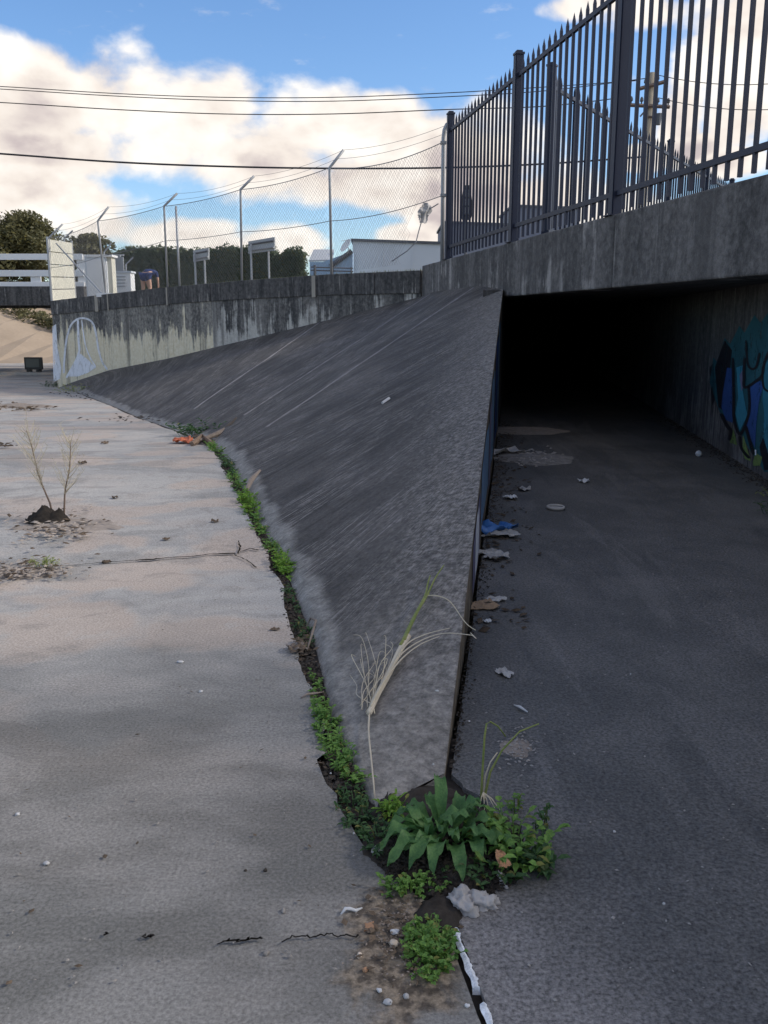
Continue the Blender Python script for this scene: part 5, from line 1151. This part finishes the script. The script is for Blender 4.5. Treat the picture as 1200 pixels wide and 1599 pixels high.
# tall dry weed on the silt mound
mc = gb(85, 822); mound('silt_mound', mc + Vector((.05, .05, -.012)), .52, .28, .022, 'silt', 'low mound of silt under the tall dry weed', 'silt', 'stuff', 8)
mound('soil_heap', gb(76, 815) + Vector((0, 0, .0)), .17, .12, .10, 'soil', 'dark clod at the base of the tall dry weed', 'soil', 'stuff', 9)
mound('silt_mound', gb(30, 895) + Vector((0, 0, -.012)), .48, .22, .018, 'silt', 'flat silt patch near the left edge with a small tuft', 'silt', 'stuff', 10)
mound('silt_mound', gb(25, 636) + Vector((0, 0, -.02)), 1.0, .6, .08, 'silt', 'far silt patch at the left edge of the channel floor', 'silt', 'stuff', 11)
def mf(cx, cy, su, sv):
    def f(rnd): p = gb(cx + rnd.gauss(0, su), cy + rnd.gauss(0, sv)); return (p.x, p.y, p.z + .02)
    return f
for (cx, cy, su, sv, n, s0, s1, m, lab, sd) in [(85, 828, 36, 12, 190, .01, .035, 'silt', 'pale flakes and debris around the tall dry weed', 31), (90, 830, 34, 14, 80, .01, .04, 'dead_leaf', 'dark leaf debris around the tall dry weed', 32), (35, 897, 40, 8, 170, .01, .03, 'silt', 'pale flakes on the flat silt patch at the left', 33), (40, 893, 40, 8, 60, .01, .035, 'dead_leaf', 'dark debris on the flat silt patch at the left', 34), (28, 637, 22, 3, 90, .03, .09, 'dead_leaf', 'dark debris on the far silt patch at the left edge', 35), (8, 697, 10, 2, 20, .02, .07, 'dead_leaf', 'dark debris lying at the left edge beyond the dry weed', 36), (310, 690, 14, 4, 40, .02, .06, 'dead_leaf', 'dark debris around the orange cloth', 37), (470, 1012, 8, 8, 60, .006, .02, 'dead_leaf', 'grey-brown debris around the curled twig', 38), (130, 618, 26, 4, 40, .03, .07, 'soil', 'dark clods along the far slope foot', 39), (220, 655, 40, 3, 60, .02, .06, 'soil', 'dark crumbs in the far joint of the slope foot', 41)]:
    scatter('debris', mf(cx, cy, su, sv), n, s0, s1, m, lab, sd, .25)
dw = empty('dry_weed', gb(88, 812), 'tall dry two-stemmed weed standing on the silt mound at left', 'weed'); Yw = gb(88, 812).y; rnd = random.Random(77)
for (u0, v0, u1, v1, sd) in ((82, 812, 42, 672, 1), (98, 810, 113, 690, 2)):
    a, b = gy(u0, v0, Yw), gy(u1, v1, Yw); a.z = bed_z(Yw) + .02; P = [a.lerp(b, i / 6) + Vector((.012 * math.sin(i * 1.4 + sd), .02 * math.sin(i), 0)) for i in range(7)]; mb = MB(); mb.tube(P, [.0075, .007, .0062, .0055, .0046, .0035, .002], 6); sm_ = part(mb, 'stem', 'twig', dw, smooth=True)
    for k in range(46):
        t = .30 + .70 * rnd.random(); i = min(5, int(t * 6)); p = P[i].lerp(P[i + 1], t * 6 - i); d = (b - a).normalized(); o_ = Vector((rnd.uniform(-1, 1), rnd.uniform(-1, 1), rnd.uniform(-.1, .5))).normalized(); L = rnd.uniform(.06, .20) * (1.2 - .5 * t)
        mid = p + d * L * .4 + o_ * L * .4; e_ = p + d * L * .95 + o_ * L * .75; mb = MB(); mb.tube([p, mid, e_], [.0026, .0018, .0009], 4, False)
        for q in range(3): f = mid.lerp(e_, .2 + .35 * q); oo = Vector((rnd.uniform(-1, 1), rnd.uniform(-1, 1), rnd.uniform(0, 1))) * .035; mb.tube([f, f + oo], [.0018, .0008], 3, False)
        part(mb, 'branchlet', 'straw', dw)
c = gb(68, 886); weed(c, .10, .08, .07, 20, 6, .03, .010, 'stalk_green', 'small yellow-green tuft on the flat silt patch', group=None, seed=80, name='tuft')

# ------------------------------------------------------------------ litter and small things
random.seed(23)
def flr(u, v): p = gb(u, v); return p
def cul_f(u, v): return gz(u, v, .003)
def rag(u, v, sx, sy, sz, lab, seed, rz=0):
    mb = MB(); c = gz(u, v, 0.0); bm = bmesh.new(); bmesh.ops.create_icosphere(bm, subdivisions=4, radius=1.0); vs = []
    for w in bm.verts:
        p = w.co; k = 1 - .42 * abs(mnoise.noise(p * 1.9 + Vector((seed, 0, 0)))) * 1.6 - .22 * abs(mnoise.noise(p * 4.6 + Vector((0, seed, 0)))) + .3 * mnoise.noise(p * 1.1 + Vector((0, 0, seed)))
        q = Vector((p.x * sx, p.y * sy, max(-.1, p.z) * sz)) * k; vs.append(c + Vector((q.x * math.cos(rz) - q.y * math.sin(rz), q.x * math.sin(rz) + q.y * math.cos(rz), q.z + .004)))
    bm.verts.index_update(); mb.add(vs, [tuple(w.index for w in f.verts) for f in bm.faces]); bm.free()
    return tag(mb.build('plastic_rag', 'rag_grey', smooth=True), lab, 'rag', 'grey rags by the soil heap')
rag(722, 1413, .048, .062, .040, 'larger crumpled grey rag in front of the soil heap', 3, .3)
rag(755, 1411, .050, .042, .034, 'smaller crumpled grey rag to the right, touching the larger one', 9, -.2)
rag(783, 1376, .016, .040, .022, 'narrow grey rag strip hanging below the trailing weed', 15, .3)
crumple('dead_leaf', gz(782, 1345, .05), .018, .026, 'brick_bit', 'curled tan dead leaf among the trailing weed', 'leaf', .5, .03, tilt=(.6, .3), seed=12)
crumple('plastic_bag', cul_f(775, 832), .13, .12, 'plastic_blue', 'blue part of a crushed packet lying by the wing wall', 'packet', .2, .06, seed=21)
crumple('plastic_bag', cul_f(782, 838), .12, .07, 'paper_grey', 'white crushed packet beside the blue one in the culvert', 'packet', -.2, .04, seed=22)
crumple('paper_scrap', cul_f(776, 872), .09, .05, 'paper_grey', 'torn white paper just below the blue packet', 'paper', .4, .03, group='paper scraps in the culvert', seed=23)
crumple('paper_scrap', cul_f(757, 866), .07, .05, 'paper_grey', 'grey paper scrap tight against the wing wall below the blue packet', 'paper', .1, .03, group='paper scraps in the culvert', seed=24)
crumple('cardboard_piece', cul_f(757, 947), .075, .075, 'cardboard', 'flat tan cardboard piece against the wing wall', 'cardboard', .15, .008, fold=.6, seed=25)
crumple('paper_scrap', cul_f(775, 938), .06, .03, 'paper_grey', 'thin grey scrap beside the tan cardboard', 'paper', .3, .02, group='paper scraps in the culvert', seed=26)
crumple('paper_scrap', cul_f(794, 709), .22, .10, 'paper_grey', 'torn pale paper against the wing wall deep in the culvert', 'paper', .2, .05, group='paper scraps in the culvert', seed=27)
crumple('paper_scrap', cul_f(797, 779), .06, .05, 'paper_white', 'small bright paper scrap above the blue packet', 'paper', .7, .03, group='paper scraps in the culvert', seed=28)
crumple('paper_scrap', cul_f(818, 766), .06, .05, 'paper_grey', 'dull grey scrap up and right of the small bright scrap', 'paper', .7, .03, group='paper scraps in the culvert', seed=29)
crumple('paper_scrap', cul_f(912, 753), .05, .05, 'paper_white', 'tiny white paper in the middle of the dark culvert floor', 'paper', .2, .05, group='paper scraps in the culvert', seed=30)
crumple('paper_scrap', cul_f(788, 1053), .028, .045, 'paper_grey', 'grey curled leaf-like scrap alone on the culvert floor', 'paper', .5, .02, group='paper scraps in the culvert', seed=31)
crumple('paper_scrap', cul_f(761, 972), .02, .02, 'paper_white', 'tiny white scrap just below the tan cardboard', 'paper', .5, .02, group='paper scraps in the culvert', seed=32)
mound('silt_patch', cul_f(820, 672) + Vector((0, 0, -.004)), .62, .5, .03, 'silt', 'pale silt patch deep inside the culvert', 'silt', 'stuff', 41)
mound('silt_patch', cul_f(835, 716) + Vector((0, 0, -.004)), .45, .5, .03, 'pebble', 'rubble patch on the culvert floor beyond the white scraps', 'rubble', 'stuff', 42)
scatter('grit', lambda r: (lambda p: (p.x, p.y, .01))(gz(835 + r.gauss(0, 16), 716 + r.gauss(0, 6))), 120, .012, .04, 'pebble', 'loose rubble deep in the culvert', 44)
mound('silt_patch', gz(806, 1168) + Vector((0, 0, -.004)), .075, .10, .012, 'silt', 'dried gravelly patch behind the thin arching stalks', 'silt', 'stuff', 43)
scatter('grit', lambda r: (lambda p: (p.x, p.y, .008))(gz(808 + r.gauss(0, 13), 1170 + r.gauss(0, 16))), 110, .003, .009, 'pebble', 'gravel on the dried patch behind the thin stalks', 45)
# white oval lid
ld = empty('plastic_tray', cul_f(868, 795), 'white oval plastic tray on the culvert floor', 'tray'); p = ld.location; K = 24
for nm, rr, zz_ in (('rim', (.075, .085), .026), ('base', (.058, .068), .010)):
    mb = MB(); vs = []
    for i in range(K):
        th = 6.2832 * i / K
        for (f, z) in ((1.0, zz_), (.86, zz_ + .006), (.80, zz_ - .01), (.94, zz_ - .03)): vs.append((p.x + rr[0] * f * math.cos(th), p.y + rr[1] * f * math.sin(th), max(.004, z)))
    fs = [(4 * i + k, 4 * ((i + 1) % K) + k, 4 * ((i + 1) % K) + (k + 1) % 4, 4 * i + (k + 1) % 4) for i in range(K) for k in range(4)]
    if nm == 'base': fs.append(tuple(4 * i + 2 for i in range(K)))
    mb.add(vs, fs); part(mb, nm, 'paper_grey', ld, smooth=True)
mb = MB(); p = cul_f(1091, 713); mb.blob(p + Vector((0, 0, .034)), .036, 2, .06, 3); tag(mb.build('ball', 'paper_white', smooth=True), 'small white ball on the culvert floor near the graffiti wall', 'ball')
# feather and stick-like bits
def sliver(name, pts, w, m, lab, cat, fn=None):
    mb = MB(); P = [(fn or cul_f)(*q) + Vector((0, 0, .006 + .006 * math.sin(i * 1.3))) for i, q in enumerate(pts)]; mb.tube(P, [w * (.4 if i in (0, len(P) - 1) else 1) for i in range(len(P))], 5); return tag(mb.build(name, m, smooth=True), lab, cat)
sliver('plastic_sliver', [(803, 1103), (812, 1108), (824, 1115)], .006, 'paper_white', 'thin pale sliver lying beyond the arching stalks', 'scrap')
sliver('plastic_strip', [(533, 1431), (540, 1425), (548, 1424), (556, 1423), (566, 1418)], .005, 'paper_white', 'curled white strip on the pale floor left of the silt', 'strip', flr)
sliver('stick', [(470, 1092), (480, 1088), (492, 1086), (506, 1081)], .006, 'wood_dry', 'short dark stick jutting from the gap onto the pale floor', 'stick', flr)
mb = MB(); P = [on_slope(u, v, o) for u, v, o in ((387, 771, .03), (397, 759, .06), (411, 745, .07))]; mb.tube(P, [.018, .026, .012], 6); tag(mb.build('stick', 'wood_dry'), 'short grey stick propped on the slope above the lit weed', 'stick')
P = [gb(312, 694) + Vector((0, 0, .05)), gb(338, 690) + Vector((0, 0, .10)), gb(347, 684) + Vector((.05, 0, .12)), on_slope(372, 658, .06)]; mb = MB(); mb.tube(P, [.022, .035, .032, .014], 6); tag(mb.build('branch', 'wood_dry'), 'grey broken branch lying across the bend of the slope foot', 'branch')
P = [gb(300, 697) + Vector((0, 0, .03)), gb(316, 692) + Vector((0, 0, .07)), gb(332, 696) + Vector((0, 0, .03))]; mb = MB(); mb.tube(P, [.03, .06, .03], 6); tag(mb.build('branch', 'twig'), 'dark short branch beside the orange cloth', 'branch')
crumple('orange_cloth', gb(287, 692), .13, .15, 'orange_cloth', 'orange cloth scrap at the bend of the slope foot', 'cloth', .3, .14, fold=1.5, seed=51)
P = [gb(480, 1018) + Vector((0, 0, .01)), gb(488, 1005) + Vector((0, 0, .05)), gb(494, 990) + Vector((0, 0, .07)), gb(486, 980) + Vector((0, 0, .05)), gb(478, 985) + Vector((0, 0, .02))]; mb = MB(); mb.tube(P, [.004, .006, .006, .005, .003], 6); tag(mb.build('twig', 'wood_dry', smooth=True), 'curled grey twig in the soil gap halfway along the slope', 'twig')
crumple('dead_leaf', gb(464, 1016), .045, .05, 'wood_dry', 'grey-brown crumpled leaf beside the curled twig', 'leaf', .6, .03, group='dead leaves on the pale floor', seed=53)
crumple('dead_leaf', gb(430, 984), 0.022, 0.016, 'dead_leaf', 'dark leaf on the pale floor left of the curled twig', 'leaf', .1, .02, group='dead leaves on the pale floor', seed=54)
crumple('dead_leaf', gb(336, 815), 0.027, 0.027, 'dead_leaf', 'dark leaf on the pale floor above the long crack', 'leaf', .1, .03, group='dead leaves on the pale floor', seed=55)
crumple('dead_leaf', gb(260, 843), 0.027, 0.022, 'dead_leaf', 'flat dark leaf between the dry weed and the long crack', 'leaf', .1, .02, group='dead leaves on the pale floor', seed=56)
crumple('dead_leaf', gb(164, 693), 0.045, 0.054, 'dead_leaf', 'dark clod on the pale floor up and right of the dry weed', 'leaf', .1, .07, group='dead leaves on the pale floor', seed=57)
crumple('dead_leaf', gb(129, 724), 0.045, 0.045, 'dead_leaf', 'dark scrap just right of the dry weed stems', 'leaf', .1, .05, group='dead leaves on the pale floor', seed=58)
crumple('dead_leaf', gb(180, 778), 0.027, 0.032, 'dead_leaf', 'small dark scrap alone on the floor right of the dry weed', 'leaf', .1, .03, group='dead leaves on the pale floor', seed=59)
crumple('dead_leaf', gb(167, 879), 0.027, 0.022, 'dead_leaf', 'dark clod at the left end of the long crack', 'leaf', .1, .04, group='dead leaves on the pale floor', seed=60)
def stone(u, v, r, m, lab, nm='pebble', cat='pebble', fn=flr, seed=1, group='pebbles and shells', sq=(1, 1, .7)):
    r *= .62; mb = MB(); p = fn(u, v); mb.blob(p + Vector((0, 0, r * .45)), (r * sq[0], r * sq[1], r * sq[2]), seed, .6, 2, 1.3); return tag(mb.build(nm, m, smooth=True), lab, cat, group)
stone(73, 1350, .014, 'sealant', 'pale pebble alone on the floor at lower left', seed=1)
stone(415, 1262 + 98, .010, 'soil', 'dark round pebble on the pale floor', seed=2); stone(443, 1424, .012, 'pebble', 'light pebble above the near crack', seed=3, sq=(.7, 1.3, .7))
stone(282, 1035, .018, 'sealant', 'flat pale chip on the middle of the pale floor', seed=4, sq=(1.3, .7, .5)); stone(314, 1081, .014, 'sealant', 'small pale chip below the flat one on the pale floor', seed=5)
stone(28, 1273, .012, 'sealant', 'pale chip at the left edge of the pale floor', seed=6); stone(416, 1490, .013, 'pebble', 'broken grey pebble just below the near crack', seed=7)
stone(384, 1360, .007, 'soil', 'tiny dark pebble left of the white strip', seed=27)
stone(615, 1476, .020, 'shell', 'round tan shell on the brown silt', 'shell', 'shell', seed=8); stone(617, 1458, .016, 'sealant', 'white shell touching the round tan shell', 'shell', 'shell', seed=9, sq=(1.2, .8, .6))
stone(562, 1494, .014, 'shell', 'small pinkish shell at the left of the silt', 'shell', 'shell', seed=10, sq=(.7, 1.2, .6)); stone(571, 1516, .012, 'brick_bit', 'small reddish pebble below the pinkish shell', seed=11)
stone(634, 1557, .012, 'sealant', 'bright white pebble at the bottom of the silt', seed=12); stone(606, 1567, .014, 'sealant', 'pale broken pebble at the bottom left of the silt', seed=13, sq=(1.2, 1, .5))
stone(593, 1548, .010, 'sealant', 'ring-like white pebble left of the bright one', seed=14); stone(730, 1572, .009, 'sealant', 'small white pebble beside the white joint', seed=15)
stone(590, 1333, .030, 'rag_grey', 'grey stone at the left foot of the broad-leaved plant', 'stone', 'stone', seed=16, sq=(1, .8, .6))
stone(513, 1140, .010, 'shell', 'small pinkish pebble on the slab edge beside the weeds', seed=18)
stone(517, 1208, .006, 'sealant', 'tiny white pebble on the slab edge', seed=19); stone(553, 1302, .006, 'sealant', 'tiny white pebble low on the slab edge by the soil', seed=20)
stone(683, 1080, .012, 'sealant', 'white lichen-like blob on the slope near its outer edge', 'blob', 'blob', fn=lambda u, v: on_slope(u, v, .0), seed=21, sq=(1, .7, .5))
stone(677, 1194, .006, 'sealant', 'tiny white fleck low on the slope nose', 'blob', 'blob', fn=lambda u, v: on_slope(u, v, .0), seed=22)
stone(985, 1053, .006, 'sealant', 'tiny white pebble on the dark culvert floor, upper right', fn=cul_f, seed=23); stone(960, 1299, .007, 'sealant', 'tiny white pebble on the dark culvert floor, right of the plants', fn=cul_f, seed=24); stone(1037, 1412, .007, 'sealant', 'tiny white pebble on the dark culvert floor, lower right', fn=cul_f, seed=25)
stone(733, 1127, .007, 'sealant', 'tiny white pebble by the wing wall foot', fn=cul_f, seed=26)
mb = MB(); p = gb(577, 1449) + Vector((0, 0, .004)); q = [(-.013, -.014), (.002, -.011), (.013, -.013), (.009, .006), (.012, .012), (-.003, .010), (-.012, .014), (-.009, .0)]
mb.prism([(p.x + x, p.y + y) for x, y in q], p.z - .004, lambda x, y: p.z + .004 + .25 * (x - p.x)); tag(mb.build('brick_chip', 'brick_bit'), 'tan angular chip at the left rim of the silt', 'chip')
mb = MB(); p = on_slope(604, 627, .012); d = (on_slope(612, 621, .012) - on_slope(596, 632, .012)); mb.tube([p - d * .35, p + d * .3], .018, 4); tag(mb.build('paper_scrap', 'paper_white'), 'bright white scrap lying high on the dark slope', 'paper', 'paper scraps in the culvert')
# sealant strip in the joint between the floors
random.seed(9); mb = MB(); vs = []; K = 160
for i in range(K + 1):
    y = 1.2 + (2.0 - 1.2) * i / K; x = joint_x(y) + .006; w0 = .006 + .006 * mnoise.noise(Vector((y * 30, 1, 0))); w1 = .010 + .008 * mnoise.noise(Vector((y * 26, 4, 0))) + .006 * mnoise.noise(Vector((y * 90, 4, 0)))
    gap = -.03 if 1.74 < y < 1.79 or mnoise.noise(Vector((y * 6, 7, 3))) > .50 else 0
    vs += [(x - w0, y, .000 + gap), (x + .004, y, .005 + gap + .004 * mnoise.noise(Vector((y * 60, 9, 0)))), (x + max(.006, w1), y, .003 + gap)]
mb.add(vs, [(3 * i + k, 3 * i + k + 1, 3 * (i + 1) + k + 1, 3 * (i + 1) + k) for i in range(K) for k in range(2)]); tag(mb.build('joint_sealant', 'joint_white', smooth=False), 'flaking white sealant strip in the joint between the floors', 'sealant')
# branching crack beside the yellow-green tuft
def crack(pts, w, par=None):
    L = []; Rr = []
    P = [gb(*q) for q in pts]; Q = []
    for a, b in zip(P, P[1:]):
        for k in range(5): Q.append(a.lerp(b, k / 5) + Vector((mnoise.noise(a * 9 + Vector((k, 0, 0))) * .010, mnoise.noise(b * 7 + Vector((0, k * 1.7, 0))) * .016, 0)))
    Q.append(P[-1])
    for i, q in enumerate(Q):
        d = (Q[min(i + 1, len(Q) - 1)] - Q[max(i - 1, 0)]).normalized(); n_ = Vector((-d.y, d.x, 0)); ww = w * .7 * (.3 + 1.3 * abs(mnoise.noise(q * 8))); L.append(q + n_ * ww + Vector((0, 0, .009))); Rr.append(q - n_ * ww + Vector((0, 0, .009)))
    k = len(L); mb = MB(); mb.add(L + Rr, [(i, i + 1, k + i + 1, k + i) for i in range(k - 1)]); mb.build('crack', 'crack', bed)
crack([(372, 866), (375, 855), (373, 846)], .012); crack([(366, 868), (385, 876), (401, 888)], .012); crack([(-10, 897), (60, 890), (120, 884), (160, 880)], .010); crack([(160, 880), (175, 879)], .03); crack([(175, 879), (212, 877)], .012); crack([(212, 877), (240, 875), (270, 872), (300, 871), (330, 867), (368, 866)], .030); crack([(376, 863), (392, 858), (404, 861)], .014)
crack([(345, 1476), (360, 1472), (375, 1474), (392, 1470), (410, 1471)], .006); crack([(443, 1473), (465, 1467), (490, 1468), (510, 1462), (530, 1465), (560, 1464)], .010); crack([(225, 1466), (233, 1468), (240, 1465)], .010); crack([(165, 1462), (170, 1463)], .006)
